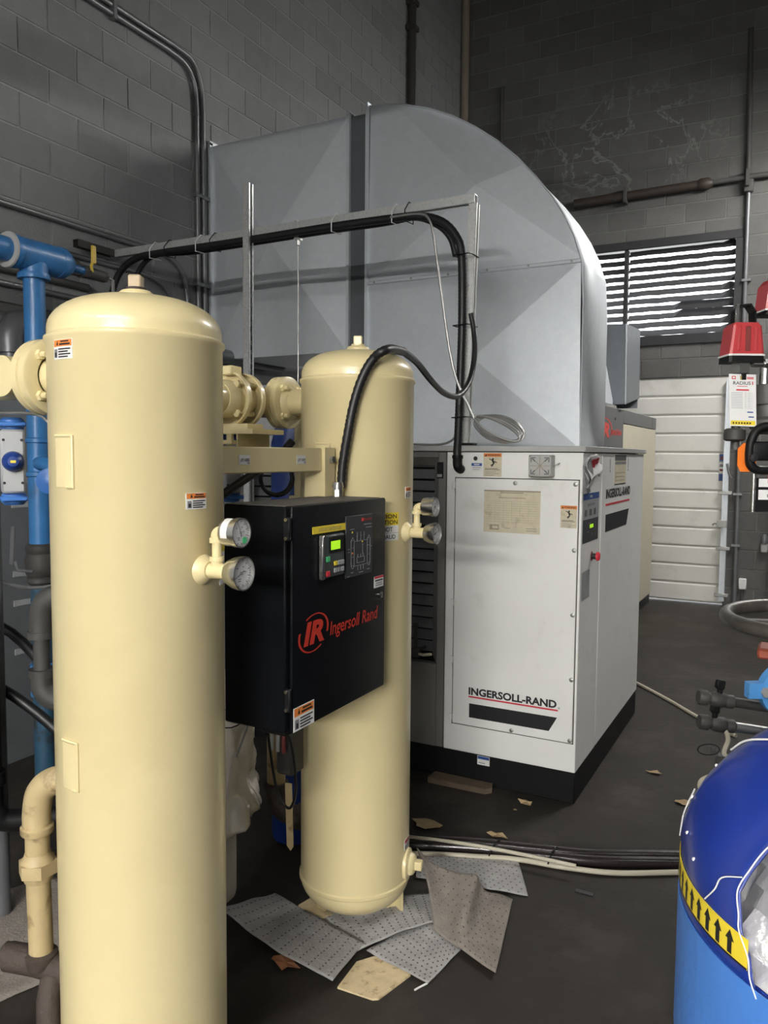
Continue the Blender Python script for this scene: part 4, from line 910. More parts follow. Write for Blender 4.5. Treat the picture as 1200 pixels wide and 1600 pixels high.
P['trunk'] = P['trunk'][:-1] + [(-1.452, 3.475, 1.60), (-1.448, 3.472, 1.555)]
t = thing('power_conduit', 'thick black flexible conduit along the strut into the compressor front', 'cable', P['trunk'][-1])
MB().tube(smooth_path(P['trunk'], 8), .0195, 12, corr=.035, per=.016).build('hose', 'rubber', t)
mb = MB(); mb.tube(smooth_path([(-1.450, 3.475, 1.575), (-1.446, 3.465, 1.545), (-1.440, 3.462, 1.525), (-1.438, 3.488, 1.515)], 4), .0225, 16); mb.lathe((-1.450, 3.475, 1.566), (0, 0, 1), [(.026, 0), (.026, .016), (0, .016)], 16); mb.build('connector', 'black', t)
tag(MB().tube(smooth_path(P['trunk_b'], 6), .015, 10).build('branch_cable', 'rubber'), 'second black cable tied under the strut beam behind the thick conduit', 'cable')
tag(MB().tube(smooth_path(P['armored'], 6), .0065, 8, corr=.08, per=.008).build('armoured_cable', 'dull_steel'), 'thin grey armoured cable hanging in front of the duct', 'cable')
cl = thing('cable_coil', 'coil of armoured cable tied at the foot of the strut post', 'cable', (-1.24, 3.43, 1.64))
rs = random.Random(9)
for k in range(5):
    ca, sa = math.cos(R(-26 + 3 * k)), math.sin(R(-26 + 3 * k)); A_, B_ = .118 + rs.uniform(-.008, .008), .030 + .007 * k
    pts = []
    for q in range(22):
        t_ = 2 * math.pi * q / 22; a, b = A_ * math.cos(t_), B_ * math.sin(t_)
        pts.append((-1.238 + a * ca - b * sa, 3.425 + .008 * k + .01 * math.sin(t_), 1.703 + a * sa + b * ca))
    MB().tube(smooth_path(pts, 3, True), .0055, 8, closed=True).build('turn', 'dull_steel', cl)
MB().tube([(-1.352, 3.44, 1.768), (-1.338, 3.41, 1.752), (-1.330, 3.44, 1.742)], .004, 6).build('tie', 'white_grey', cl)
tag(MB().tube(smooth_path(P['tail'], 5), .0055, 8, corr=.08, per=.009).build('short_armoured_cable', 'dull_steel'), 'short armoured cable lying along the compressor lid', 'cable')
fx_ = thing('flexible_conduit', 'black flexible conduit arching from the control box over the rear tank', 'cable', P['flex'][0])
MB().tube(smooth_path(P['flex'][:8], 8), .0135, 14, corr=.06, per=.012).build('ribbed_hose', 'rubber', fx_)
MB().tube(smooth_path(P['flex'][7:], 8), .0125, 12).build('smooth_hose', 'rubber', fx_)

# ============================================================ SECOND COMPRESSOR AND ITS DUCT
c2 = thing('air_compressor', 'cream air compressor with dark grey top band, behind the white one', 'compressor', (-2.2, 7.7, 0))
X2 = -1.435
MB().box(X2 - 1.5, X2 - .01, 6.05, 8.94, 0, .10).build('base', 'black', c2, flat=True)
MB().box(X2 - 1.5, X2, 7.225, 8.95, .10, 1.870, bev=.004).build('side_panel', 'comp_cream', c2); MB().box(X2 - 1.5, X2 + .002, 7.225, 8.95, 1.875, 1.995, bev=.004).build('top_band', 'comp_grey', c2)
fb = MB().box(X2 - 1.5, X2 + .004, 6.05, 7.215, .10, 1.990, bev=.004).build('control_panel', 'comp_grey', c2)
MB().box(X2 - .001, X2 + .003, 8.70, 8.71, 1.88, 1.99).build('band_joint', 'ink', c2)
letters('logo_letters', 'IR', (X2 + .004, 6.30, 1.735), (0, 1, 0), (0, 0, 1), .36, .12, 'comp_red', fb, .0015, bold=.05, shear=.2)
letters('logo_words', 'Ingersoll Rand', (X2 + .004, 6.70, 1.745), (0, 1, 0), (0, 0, 1), .43, .075, 'comp_red', fb, .0015, bold=.02, shear=.15)
mb = MB()
for i in range(40):
    t0, t1 = R(-30 + 150 * i / 40), R(-30 + 150 * (i + 1) / 40); f_ = lambda t_, a, b: (X2 + .0055, 6.48 + a * math.cos(t_), 1.795 + b * math.sin(t_)); mb.add([f_(t0, .27, .10), f_(t1, .27, .10), f_(t1, .24, .092), f_(t0, .24, .092)], [(0, 1, 2, 3)])
mb.build('logo_ring', 'comp_red', fb, flat=True)
MB().cyl((X2 + .003, 6.86, 1.90), (X2 + .008, 6.86, 1.90), .012, seg=12).build('knockout', 'ink', fb)
d2 = thing('small_duct', 'small galvanised duct standing over the cream compressor', 'duct', (-1.6, 7.3, 2.03))
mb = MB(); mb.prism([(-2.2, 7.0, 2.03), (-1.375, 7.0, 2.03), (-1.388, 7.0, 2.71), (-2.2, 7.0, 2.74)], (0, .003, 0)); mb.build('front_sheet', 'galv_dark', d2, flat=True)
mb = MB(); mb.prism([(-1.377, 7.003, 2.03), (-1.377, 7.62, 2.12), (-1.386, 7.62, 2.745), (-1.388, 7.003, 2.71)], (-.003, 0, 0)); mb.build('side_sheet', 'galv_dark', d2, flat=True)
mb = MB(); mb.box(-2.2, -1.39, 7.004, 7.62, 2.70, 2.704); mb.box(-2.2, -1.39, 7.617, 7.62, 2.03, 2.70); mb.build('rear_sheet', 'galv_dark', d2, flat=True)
MB().tube([(-1.378, 6.998, 2.03), (-1.389, 6.998, 2.71)], .006, 6).build('corner_seam', 'galv', d2)
hd = thing('vent_hood', 'small shiny vent hood sitting on the cream compressor top', 'vent', (-1.6, 6.6, 1.99))
mb = MB(); mb.prism([(-1.9, 6.35, 2.02), (-1.9, 6.35, 2.42), (-1.9, 6.60, 2.42), (-1.9, 6.98, 2.06), (-1.9, 6.98, 2.02)], (.42, 0, 0)); mb.build('hood', 'galv', hd, flat=True)
MB().box(-1.93, -1.45, 6.33, 7.0, 1.990, 2.02, bev=.005).build('curb', 'steel', hd)
# ============================================================ PIPES ON THE REAR WALL
def pipe(name, pts, r, m, label, cat='pipe', seg=14, sm=0, group=None, corr=0):
    pts = smooth_path(pts, sm) if sm else pts
    return tag(MB().tube(pts, r, seg).build(name, m), label, cat, group)
WY = YB - .008
pipe('drain_pipe', [(-3.745, WY - .06, 0), (-3.745, WY - .06, ZC - .01)], .048, 'pipe_beige', 'beige vertical pipe in the corner of the two walls', seg=20)
t = thing('cable_riser', 'black vertical pipe high on the left wall above the duct', 'pipe', (XL + .05, 7.6, 3.8))
MB().cyl((XL + .055, 7.60, 3.0), (XL + .055, 7.60, ZC - .01), .042, seg=16).build('pipe', 'strut_dark', t)
for z in (4.2, 5.95, 6.2): MB().box(XL + .006, XL + .11, 7.54, 7.66, z - .025, z + .025, bev=.005).build('clamp', 'strut_dark', t)
t = thing('brown_pipe', 'rusty brown horizontal pipe above the wall louver', 'pipe', (-1.5, WY - .06, 4.42))
MB().cyl((-2.40, WY - .06, 4.40), (-1.05, WY - .06, 4.42), .050, .046, seg=16).build('lagging', 'pipe_brown', t)
MB().cyl((-1.06, WY - .06, 4.42), (.8, WY - .06, 4.44), .026, seg=14).build('pipe', 'pipe_dark', t)
mb = MB(); mb.lathe((-1.10, WY - .06, 4.42), (1, 0, 0), [(.05, 0), (.062, .03), (.06, .10), (.03, .14), (0, .14)], 16); mb.build('end_sleeve', 'pipe_brown', t)
for x in (-1.84, -.63): MB().box(x - .018, x + .018, WY - .115, WY, 4.33, 4.50, bev=.004).build('clamp', 'pipe_dark', t)
t = thing('wall_conduit', 'dark vertical conduit on the far wall, right of the louver', 'conduit', (-.61, WY - .03, 0))
MB().cyl((-.625, WY - .03, 4.30), (-.655, WY - .03, 5.90), .026, seg=12).build('upper_conduit', 'pipe_dark', t)
MB().cyl((-.60, WY - .03, .0), (-.62, WY - .03, 4.30), .022, seg=12).build('lower_conduit', 'pipe_grey', t)
MB().box(-.665, -.575, WY - .075, WY, 4.28, 4.46, bev=.01).build('junction', 'pipe_dark', t)
for z in (.66, 1.2, 2.2, 3.4): MB().box(-.65, -.565, WY - .058, WY, z - .012, z + .012).build('strap', 'conduit', t)
pipe('short_conduit', [(-3.285, WY - .03, 4.9), (-3.292, WY - .03, 5.85)], .022, 'pipe_dark', 'short dark conduit on the far wall behind the duct top', 'conduit')
t = thing('outlet_box', 'small white box low on the far wall by the door', 'outlet box', (-.53, WY, .2)); MB().box(-.565, -.49, WY - .05, WY, .20, .315, bev=.008).build('cover', 'white', t)
MB().cyl((-.53, WY - .02, .02), (-.53, WY - .02, .20), .012, seg=10).build('conduit_stub', 'pipe_dark', t)
t = thing('wall_lamp', 'small grey wall fitting low on the far wall at the right', 'wall fitting', (-.335, WY, .62)); MB().box(-.37, -.30, WY - .06, WY, .60, .70, bev=.012).build('box', 'white_grey', t); MB().lathe((-.335, WY - .05, .70), (0, 0, 1), [(.03, 0), (.035, .06), (.02, .09), (0, .095)], 16).build('cap', 'pipe_grey', t)
pipe('blue_air_line', [(-.24, WY - .1, .3), (-.24, WY - .1, 1.6)], .03, 'blue_pipe', 'light blue vertical air line by the far wall at the right edge')
tag(MB().box(-.44, -.12, WY - .14, WY - .06, .0, .03, bev=.004).build('floor_strip', 'white_grey'), 'pale strip lying on the floor along the far wall', 'strip')

# ============================================================ CONDUITS AND PIPES ON THE LEFT WALL
t = thing('conduit_pair', 'two steel conduits bending down the left wall beside the duct', 'conduit', (XL + .05, 4.37, 1.0))
for k, dy in enumerate((0, .066)):
    dz = .05 * k
    MB().tube([(XL + .03, -1.0, 4.20 + dz)] + smooth_path([(XL + .03, 4.05 + dy, 4.20 + dz), (XL + .03, 4.22 + dy, 4.18 + dz), (XL + .03, 4.31 + dy, 4.09 + dz * .6), (XL + .03, 4.335 + dy, 3.93)], 5) + [(XL + .03, 4.335 + dy, 1.0)], .0165, 10).build('conduit', 'conduit', t)
for z in (3.35, 2.75, 2.2): MB().box(XL + .007, XL + .052, 4.30, 4.44, z - .012, z + .012).build('strap', 'conduit', t, flat=True)
for y in (2.9, 3.6): MB().box(XL + .007, XL + .052, y - .012, y + .012, 4.17, 4.29).build('strap', 'conduit', t, flat=True)
LW = [(2.885, .016, 'conduit', 4.02, 'highest steel conduit running level on the left wall'), (2.715, .014, 'conduit', 3.9, 'second level steel conduit down the left wall'), (2.672, .020, 'pipe_dark', 3.55, 'third, darker level conduit down the left wall'),
      (2.625, .020, 'pipe_grey', 3.7, 'fourth level conduit down the left wall'), (2.545, .022, 'pipe_dark', 3.62, 'fifth level conduit on the left wall, just above the cable tray'), (2.47, .016, 'conduit', 3.75, 'lowest thin level conduit on the left wall')]
for i, (z, r, m, ye, lb_) in enumerate(LW):
    pts = [(XL + .01 + r, -1.2, z), (XL + .01 + r, ye - .25, z)]
    if i in (0, 1, 5): pts = [pts[0]] + smooth_path([(XL + .012 + r, ye - .35, z), (XL + .012 + r, ye - .05, z), (XL + .012 + r, ye + .12, z - .06), (XL + .012 + r, ye + .2, z - .22), (XL + .012 + r, ye + .21, z - .5)], 5) + [(XL + .012 + r, ye + .21, 1.2)]
    pipe('wall_conduit', pts, r, m, lb_, 'conduit', 10, group='level conduits on the left wall')
tag(MB().box(XL + .006, XL + .10, -1.5, 3.9, 2.28, 2.36, bev=.01).build('cable_tray', 'pipe_dark'), 'dark cable trunking along the left wall behind the blue pipe', 'trunking')
pipe('grey_pipe', [(XL + .16, 2.0, 2.235), (XL + .16, 8.0, 2.30)], .052, 'pipe_grey', 'large grey pipe running level below the duct along the left wall', seg=20)
t = thing('grey_elbow_pipe', 'dark grey elbow pipe with a white gasket at the left edge', 'pipe', (-3.55, 2.6, 1.2))
mb = MB(); mb.tube(smooth_path([(-3.58, 2.70, .0), (-3.58, 2.70, 1.0), (-3.58, 2.70, 2.05), (-3.58, 2.70, 2.17), (-3.575, 2.74, 2.225), (-3.57, 2.82, 2.235), (-3.56, 3.1, 2.24)], 5), .045, 18); mb.build('pipe', 'pipe_grey', t)
mb = MB(); mb.tube(smooth_path([(-3.58, 2.70, 2.10), (-3.58, 2.70, 2.17), (-3.575, 2.74, 2.235), (-3.57, 2.83, 2.24)], 5), .064, 20); mb.build('elbow', 'pipe_grey', t)
MB().lathe((-3.569, 2.83, 2.238), (0, 1, 0), [(.070, 0), (.070, .012), (0, .012)], 24).build('gasket', 'white_grey', t); MB().lathe((-3.58, 2.70, 2.08), (0, 0, 1), [(.068, 0), (.068, .018), (0, .018)], 24).build('collar', 'pipe_grey', t)
# blue riser
bp = thing('blue_riser', 'tall blue air pipe with a tee at its top, behind the nearest tank', 'pipe', (-3.03, 2.41, 0))
bxp, byp = -3.035, 2.415
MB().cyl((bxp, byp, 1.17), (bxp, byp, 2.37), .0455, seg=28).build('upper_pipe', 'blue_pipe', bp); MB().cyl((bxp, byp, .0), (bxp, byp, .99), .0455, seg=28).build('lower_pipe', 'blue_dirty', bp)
mb = MB(); mb.cyl((bxp, byp - .10, 2.44), (bxp, byp + .12, 2.44), .068, seg=28); mb.cyl((bxp, byp, 2.345), (bxp, byp, 2.44), .060, seg=28); mb.lathe((bxp, byp, 2.338), (0, 0, 1), [(.068, 0), (.070, .01), (.066, .025)], 28); mb.lathe((bxp, byp + .12, 2.44), (0, 1, 0), [(.070, 0), (.070, .03), (.058, .05), (.04, .075), (.02, .085), (0, .085)], 28); mb.lathe((bxp, byp - .13, 2.44), (0, 1, 0), [(.072, 0), (.074, .01), (.072, .035)], 28)
mb.build('tee', 'blue_pipe', bp)
MB().cyl((bxp, -1.5, 2.455), (bxp, byp - .1, 2.44), .052, seg=24).build('horizontal_pipe', 'blue_pipe', bp)
MB().lathe((bxp, byp - .135, 2.44), (0, 1, 0), [(.074, 0), (.076, .004), (.076, .010), (0, .010)], 28).build('gasket', 'white_grey', bp)
MB().cyl((bxp, byp + .2, 2.435), (bxp + .005, byp + .29, 2.43), .018, seg=16).build('reducer_nipple', 'blue_pipe', bp)
mb = MB(); mb.cyl((bxp + .005, byp + .28, 2.43), (bxp + .01, byp + .38, 2.425), .026, seg=16); mb.hexa((bxp + .005, byp + .27, 2.43), (bxp + .006, byp + .295, 2.43), .030); mb.hexa((bxp + .009, byp + .37, 2.425), (bxp + .01, byp + .40, 2.425), .026); mb.build('ball_valve', 'black_dust', bp)
mb = MB(); mb.tube([(bxp + .03, byp + .30, 2.43), (bxp + .034, byp + .29, 2.455), (bxp + .034, byp + .30, 2.475)], .007, 8); mb.obox((bxp + .034, byp + .305, 2.51), (0, 0, 1), (0, 1, .1), (.042, .014, .006), bev=.004); mb.build('valve_handle', 'yellow_handle', bp)
MB().tube([(bxp + .01, byp + .40, 2.425), (bxp + .012, byp + .44, 2.42), (bxp + .014, byp + .445, 2.30), (bxp + .02, byp + .45, 1.5)], .008, 8).build('drop_tube', 'dull_steel', bp)
for z in (1.62, 1.47, .76, .60, .47): MB().lathe((bxp, byp, z), (0, 0, 1), [(.047, 0), (.055, .004), (.055, .020), (.047, .024)], 24).build('coupling', 'blue_pipe', bp)
mb = MB(); mb.lathe((bxp, byp, .985), (0, 0, 1), [(.050, 0), (.060, .01), (.060, .03), (.054, .035), (.064, .05), (.066, .12), (.056, .14), (.062, .15), (.062, .175), (.05, .185)], 28); bv = mb.build('black_valve', 'black_dust', bp)
mb = MB(); mb.tube([(bxp + .02, byp - .06, 1.05), (bxp - .01, byp - .11, 1.06), (bxp - .02, byp - .115, 1.10)], .008, 8); mb.obox((bxp - .028, byp - .12, 1.17), (.1, 0, 1), (1, 0, 0), (.085, .012, .004)); mb.build('lever', 'pipe_grey', bv)
mb = MB(); mb.tube(smooth_path([(bxp + .03, byp - .02, 1.53), (bxp + .08, byp - .03, 1.53), (bxp + .13, byp - .02, 1.50), (bxp + .15, byp - .02, 1.45)], 4), .03, 18); mb.build('side_branch', 'blue_pipe', bp)
MB().lathe((bxp + .15, byp - .06, 1.455), (.6, -.8, 0), [(.03, 0), (.055, .004), (.055, .02), (.03, .026), (.012, .03), (0, .03)], 28).build('blank_flange', 'blue_cast', bp)
# grey plastic pipe and panel at the left edge
t = thing('grey_plastic_pipe', 'grey plastic pipe rising at the left edge below the actuator', 'pipe', (-2.35, 1.68, 0)); MB().cyl((-2.365, 1.69, 0), (-2.365, 1.69, 1.46), .033, seg=20).build('pipe', 'pipe_grey', t)
letters('pipe_print', 'VIN-SCH 40 PVC', (-2.365 + .018, 1.69 - .0285, 1.42), (0, 0, -1), (.84, .54, 0), .40, .010, 'grey_ink', t, -.001)
t = thing('steel_panel', 'dull steel panel standing behind the blue riser', 'panel', (-3.51, 3.1, 0)); MB().box(-3.52, -3.50, 2.55, 3.6, 0, 1.95, bev=.004).build('sheet', 'galv_dark', t)
for z in (1.42, 1.30, .95, .80, .55): MB().box(-3.50, -3.496, 2.62, 2.86, z, z + .03).build('clip', 'key_grey', t)
for pts, r, lb_ in (([(-2.6, 1.7, 1.0), (-2.42, 1.80, .95), (-2.15, 1.85, .70), (-2.05, 1.95, .45), (-2.0, 2.1, .03)], .018, 'upper black hose sagging to the floor left of the nearest tank'), ([(-2.6, 1.62, .86), (-2.35, 1.75, .75), (-2.12, 1.86, .50), (-2.02, 2.0, .02)], .018, 'lower black hose sagging to the floor left of the nearest tank'), ([(-2.7, 1.8, 1.18), (-2.3, 1.75, 1.13), (-1.95, 1.7, 1.19), (-1.75, 1.75, 1.25)], .006, 'thin grey tube crossing left of the nearest tank')):
    pipe('hose', pts, r, 'rubber' if r > .01 else 'dull_steel', lb_, 'hose', 10, 6)
t = thing('drain_elbow', 'black drain pipe with an elbow at the left edge near the floor', 'pipe', (-2.27, 1.66, 0))
MB().tube(smooth_path([(-2.30, 1.62, 1.1), (-2.30, 1.62, .52), (-2.29, 1.63, .40), (-2.25, 1.68, .365), (-2.1, 1.85, .36)], 5), .036, 16).build('pipe', 'black', t)
MB().lathe((-2.30, 1.62, .50), (0, 0, 1), [(.046, 0), (.046, .04), (0, .04)], 18).build('collar', 'black', t)
t = thing('iron_elbow', 'black iron pipe elbow just left of the nearest tank', 'pipe', (-1.86, 1.47, .9))
mb = MB(); mb.tube(smooth_path([(-1.76, 1.53, 1.19), (-1.80, 1.505, 1.19), (-1.845, 1.48, 1.165), (-1.858, 1.475, 1.11), (-1.858, 1.475, 1.08)], 5), .032, 18); mb.lathe((-1.858, 1.475, 1.065), (0, 0, 1), [(.036, 0), (.036, .02), (0, .02)], 18); mb.cyl((-1.858, 1.475, .96), (-1.858, 1.475, 1.07), .022, seg=16); mb.lathe((-1.858, 1.475, .955), (0, 0, 1), [(.036, 0), (.036, .022), (0, .022)], 18)
mb.tube(smooth_path([(-1.858, 1.475, .955), (-1.855, 1.475, .92), (-1.83, 1.49, .89), (-1.78, 1.52, .885), (-1.66, 1.55, .885), (-1.60, 1.56, .86), (-1.59, 1.56, .80), (-1.59, 1.56, .4), (-1.59, 1.56, .0)], 5), .030, 18); mb.build('fitting', 'black_dust', t)
# cream elbow pipe with union, rusty tee at the bottom
t = thing('cream_elbow_pipe', 'scuffed cream elbow pipe with a hex union, lower left of the nearest tank', 'pipe', (-1.50, 1.17, .35))
px_, py_ = -1.500, 1.168
mb = MB(); mb.tube(smooth_path([(px_, py_, .735), (px_ - .002, py_ + .002, .77), (px_ + .006, py_ + .006, .815), (px_ + .035, py_ + .02, .842), (px_ + .09, py_ + .045, .845), (px_ + .2, py_ + .1, .845)], 6), .031, 22); mb.lathe((px_, py_, .722), (0, 0, 1), [(.034, 0), (.036, .003), (.036, .016), (.031, .02)], 24); mb.build('elbow', 'tan_dirty', t)
MB().cyl((px_, py_, .655), (px_, py_, .735), .0265, seg=22).build('nipple', 'tan_dirty', t)
mb = MB(); mb.hexa((px_, py_, .628), (px_, py_, .658), .043); mb.lathe((px_, py_, .612), (0, 0, 1), [(.030, 0), (.032, .006), (.032, .018)], 22); mb.lathe((px_, py_, .657), (0, 0, 1), [(.038, 0), (.030, .012), (.028, .02)], 22); mb.build('union', 'tan_dirty', t)
MB().cyl((px_ + .004, py_, .44), (px_, py_, .615), .0265, seg=22).build('pipe', 'tan_dirty', t)
mb = MB(); mb.lathe((px_ + .004, py_, .405), (0, 0, 1), [(.03, 0), (.036, .01), (.036, .035), (.028, .04)], 22); mb.tube(smooth_path([(px_ - .07, py_ - .03, .425), (px_, py_, .415), (px_ + .06, py_ + .03, .395), (px_ + .14, py_ + .08, .385)], 5), .032, 20); mb.lathe((px_ - .085, py_ - .035, .428), (.9, .4, -.1), [(.022, 0), (.028, .005), (.028, .022), (.02, .028)], 18); mb.tube([(px_ + .03, py_ + .012, .40), (px_ + .05, py_ - .02, .36), (px_ + .055, py_ - .03, .02)], .026, 14); mb.build('rusty_tee', 'rust', t)

# ============================================================ BETWEEN THE TANKS, UNDER THE BOX
t = thing('filter_housing', 'beige filter cylinder with a plastic bag around its top, beside the nearest tank', 'filter', (-1.66, 2.0, .12))
mb = MB(); mb.lathe((-1.655, 1.965, .12), (0, 0, 1), [(.05, 0), (.062, .012), (.066, .03), (.066, .22), (.068, .225), (.068, .235), (.064, .24), (.064, .62), (.05, .64), (0, .64)], 30); mb.build('cylinder', 'filter', t)
mb = MB(); n, mz = 72, 30; vs = []
for j in range(mz + 1):
    z = .86 - .46 * j / mz
    for i in range(n):
        a = 2 * math.pi * i / n; w_ = noise.noise(Vector((math.cos(a) * 2.2, math.sin(a) * 2.2, z * 9))); r = .080 + .010 * math.sin(a * 4 + z * 9) + .030 * w_ + .010 * abs(noise.noise(Vector((math.cos(a) * 6, math.sin(a) * 6, z * 22)))) + .030 * (j / mz) ** 2 * (1 + math.cos(a + .5))
        vs.append((-1.645 + r * math.cos(a), 1.985 + r * math.sin(a), z + .03 * math.sin(a * 2 + 1) * j / mz))
mb.add(vs, [(j * n + i, j * n + (i + 1) % n, (j + 1) * n + (i + 1) % n, (j + 1) * n + i) for j in range(mz) for i in range(n)])
ob = mb.build('plastic_bag', 'plastic_bag', t, angle=60); md = ob.modifiers.new('t', 'SOLIDIFY'); md.thickness = .001
for k in range(2): MB().tube(smooth_path([(-1.60, 1.88, .79 - .05 * k), (-1.56, 1.93, .78 - .06 * k), (-1.53, 2.0, .80 - .06 * k), (-1.50, 2.06, .785 - .06 * k)], 4), .0022, 6).build('tie_wire', 'black', t)
MB().cyl((-1.655, 1.965, .0), (-1.655, 1.965, .12), .02, seg=12).build('stand', 'rust', t)
t = thing('rusty_drain_pipe', 'rusty pipe run low between the tanks', 'pipe', (-1.55, 2.15, .3))
mb = MB(); mb.cyl((-1.575, 2.19, .42), (-1.575, 2.19, .95), .032, seg=18); mb.build('vertical_pipe', 'tan_dirty', t)
mb = MB(); mb.tube(smooth_path([(-1.575, 2.19, .44), (-1.57, 2.19, .38), (-1.54, 2.195, .345), (-1.46, 2.22, .325), (-1.38, 2.26, .31)], 5), .036, 18)
for q in ((-1.575, 2.19, .425), (-1.50, 2.205, .335), (-1.43, 2.23, .32)): mb.lathe(q, (.9, .25, -.1) if q[2] < .4 else (0, 0, 1), [(.043, 0), (.043, .022), (0, .022)], 18)
mb.build('fittings', 'rust', t)
tag(MB().prism([(-1.405, 2.00, .548), (-1.382, 2.003, .548), (-1.376, 2.003, .345), (-1.386, 2.003, .330), (-1.398, 2.00, .345)], (0, .003, 0)).build('hanging_strip', 'tan_dirty', flat=True), 'narrow beige strip hanging down beneath the control box', 'strip')
pipe('loop_wire', [(-1.15, 1.64, .875), (-1.17, 1.70, .80), (-1.20, 1.76, .66), (-1.25, 1.80, .58), (-1.29, 1.80, .62), (-1.30, 1.78, .74), (-1.27, 1.72, .87)], .004, 'black', 'black wire loop hanging under the control box', 'wire', 8, 6)
pipe('white_wire', [(-1.24, 1.62, .912), (-1.26, 1.62, .86), (-1.30, 1.63, .78)], .003, 'white_grey', 'short pale wire under the control box corner', 'wire', 6, 4)
t = thing('solenoid_valve', 'dark solenoid valve under the control box with red and white wire ends', 'valve', (-1.33, 1.93, .6)); MB().box(-1.37, -1.31, 1.90, 1.97, .62, .83, bev=.008).build('coil', 'black_dust', t)
for k, m in enumerate(('red_dark', 'white_grey', 'white_grey')): MB().tube(smooth_path([(-1.315 - .02 * k, 1.89, .80), (-1.31 - .02 * k, 1.86, .76), (-1.31 - .022 * k, 1.86, .71)], 4), .006, 8).build('wire_end', m, t)
MB().cyl((-1.34, 1.935, .83), (-1.34, 1.935, 1.2), .012, seg=12).build('stem', 'black_dust', t)
t = thing('blue_vessel', 'dark blue vertical vessel glimpsed between the tanks', 'vessel', (-1.79, 2.62, 0)); MB().lathe((-1.79, 2.62, .02), (0, 0, 1), [(.09, 0), (.095, .03), (.095, 1.60), (.08, 1.66), (.04, 1.69), (0, 1.70)], 30).build('body', 'blue_vessel', t)
MB().lathe((-1.79, 2.62, 1.30), (0, 0, 1), [(.098, 0), (.098, .05), (0, .05)], 30).build('band', 'blue_print', t)
for k in range(2): pipe('control_hose', [(-1.60 + .03 * k, 1.86, 1.46), (-1.585 + .03 * k, 1.88, 1.54), (-1.55 + .03 * k, 1.93, 1.57), (-1.53 + .03 * k, 1.97, 1.585)], .008, 'rubber', 'left of two short black hoses above the box' if k == 0 else 'right of two short black hoses above the box', 'hose', 8, 5)
pipe('slanted_hose', [(-1.52, 1.80, 1.44), (-1.50, 1.92, 1.50), (-1.48, 2.05, 1.56), (-1.46, 2.12, 1.62)], .013, 'rubber', 'thick slanted black hose above the control box', 'hose', 10, 5)
ct = [(-1.52 + .055 * math.cos(a) * .75, 2.12 + .045 * math.cos(a) * .7, 1.50 + .055 * math.sin(a)) for a in [2 * math.pi * k / 20 for k in range(20)]]
t = thing('hose_loop', 'small coil of black hose hanging below the lift beam', 'hose', (-1.52, 2.12, 1.44))
for k in range(2): MB().tube([Vector(p) + V(.006 * k, -.012 * k, .004 * k) for p in ct], .007, 8, closed=True).build('turn', 'rubber', t)
tag(MB().box(XL + .006, XL + .25, 5.35, 6.0, .3, 2.12, bev=.01).build('wall_cabinet', 'white_grey'), 'pale grey wall cabinet glimpsed between the tanks below the duct', 'cabinet')
MBx = MB(); MBx.tube(smooth_path([(-1.56, 2.35, 1.66), (-1.53, 2.34, 1.665), (-1.50, 2.33, 1.65), (-1.505, 2.33, 1.62), (-1.53, 2.34, 1.61), (-1.55, 2.345, 1.56)], 5), .004, 8)
tag(MBx.build('sensor_lead', 'black'), 'thin black sensor lead on the cream valve stack', 'wire')

# ============================================================ SPRINKLER RISER AT THE RIGHT EDGE
t = thing('tamper_switch', 'red alarm switch housing with a black hoop, hung with a white tag', 'switch', (-.153, 2.21, 1.83))
U_ = Vector((.884, .468, 0)); N_ = Vector((.468, -.884, 0)); Z_ = V(0, 0, 1)           # right / towards camera at that place
def trap(c, w0, w1, d, z0, z1, m, nm, par, bev=0):
    c = Vector(c); mb = MB(); vs = []
    for z, w in ((z0, w0), (z1, w1)):
        for (a, b) in ((-1, -1), (-.86, -1.12), (.86, -1.12), (1, -1), (1, 1), (-1, 1)): vs.append(c + U_ * a * w / 2 - N_ * b * d / 2 + Z_ * z)
    fs = [tuple(reversed(range(6))), tuple(range(6, 12))] + [(i, (i + 1) % 6, (i + 1) % 6 + 6, i + 6) for i in range(6)]
    return mb.add(vs, fs).build(nm, m, par, flat=True)
rc_ = (-.153, 2.21, 0)
hs_ = trap(rc_, .086, .070, .06, 1.838, 1.908, 'red_paint', 'housing', t); trap(rc_, .070, .058, .05, 1.908, 1.916, 'red_paint', 'top', hs_)
trap(rc_, .090, .090, .064, 1.8335, 1.838, 'label_white', 'gasket', t); trap(rc_, .088, .086, .06, 1.818, 1.8335, 'black', 'base', t)
for s_ in (-.6, 0, .6): 
    q = Vector(rc_) + U_ * .035 * s_ + N_ * .034
    MB().obox(q + Z_ * 1.875, Z_, U_, (.030, .003 if s_ else .006, .003), bev=.001).build('rib', 'red_paint' if s_ else 'red_dark', hs_)
mb = MB(); hp = [Vector(rc_) + U_ * x_ + Z_ * z_ for x_, z_ in ((-.022, 1.912), (-.020, 1.945), (-.010, 1.960), (.012, 1.962), (.024, 1.945), (.026, 1.912))]
for a_, b_ in zip(hp, hp[1:]): mb.obox((a_ + b_) / 2, b_ - a_, N_, ((b_ - a_).length / 2 + .002, .018, .002))
mb.build('hoop', 'black', t, flat=True); MB().obox(Vector(rc_) - U_ * .023 + N_ * .02 + Z_ * 1.935, Z_, U_, (.025, .005, .003), bev=.001).build('hoop_edge', 'steel', t)
MB().hexa(Vector(rc_) + Z_ * 1.792, Vector(rc_) + Z_ * 1.818, .024).build('coupling_nut', 'steel', t); MB().cyl(Vector(rc_) + Z_ * 1.775, Vector(rc_) + Z_ * 1.792, .020, seg=16).build('nipple', 'black', t)
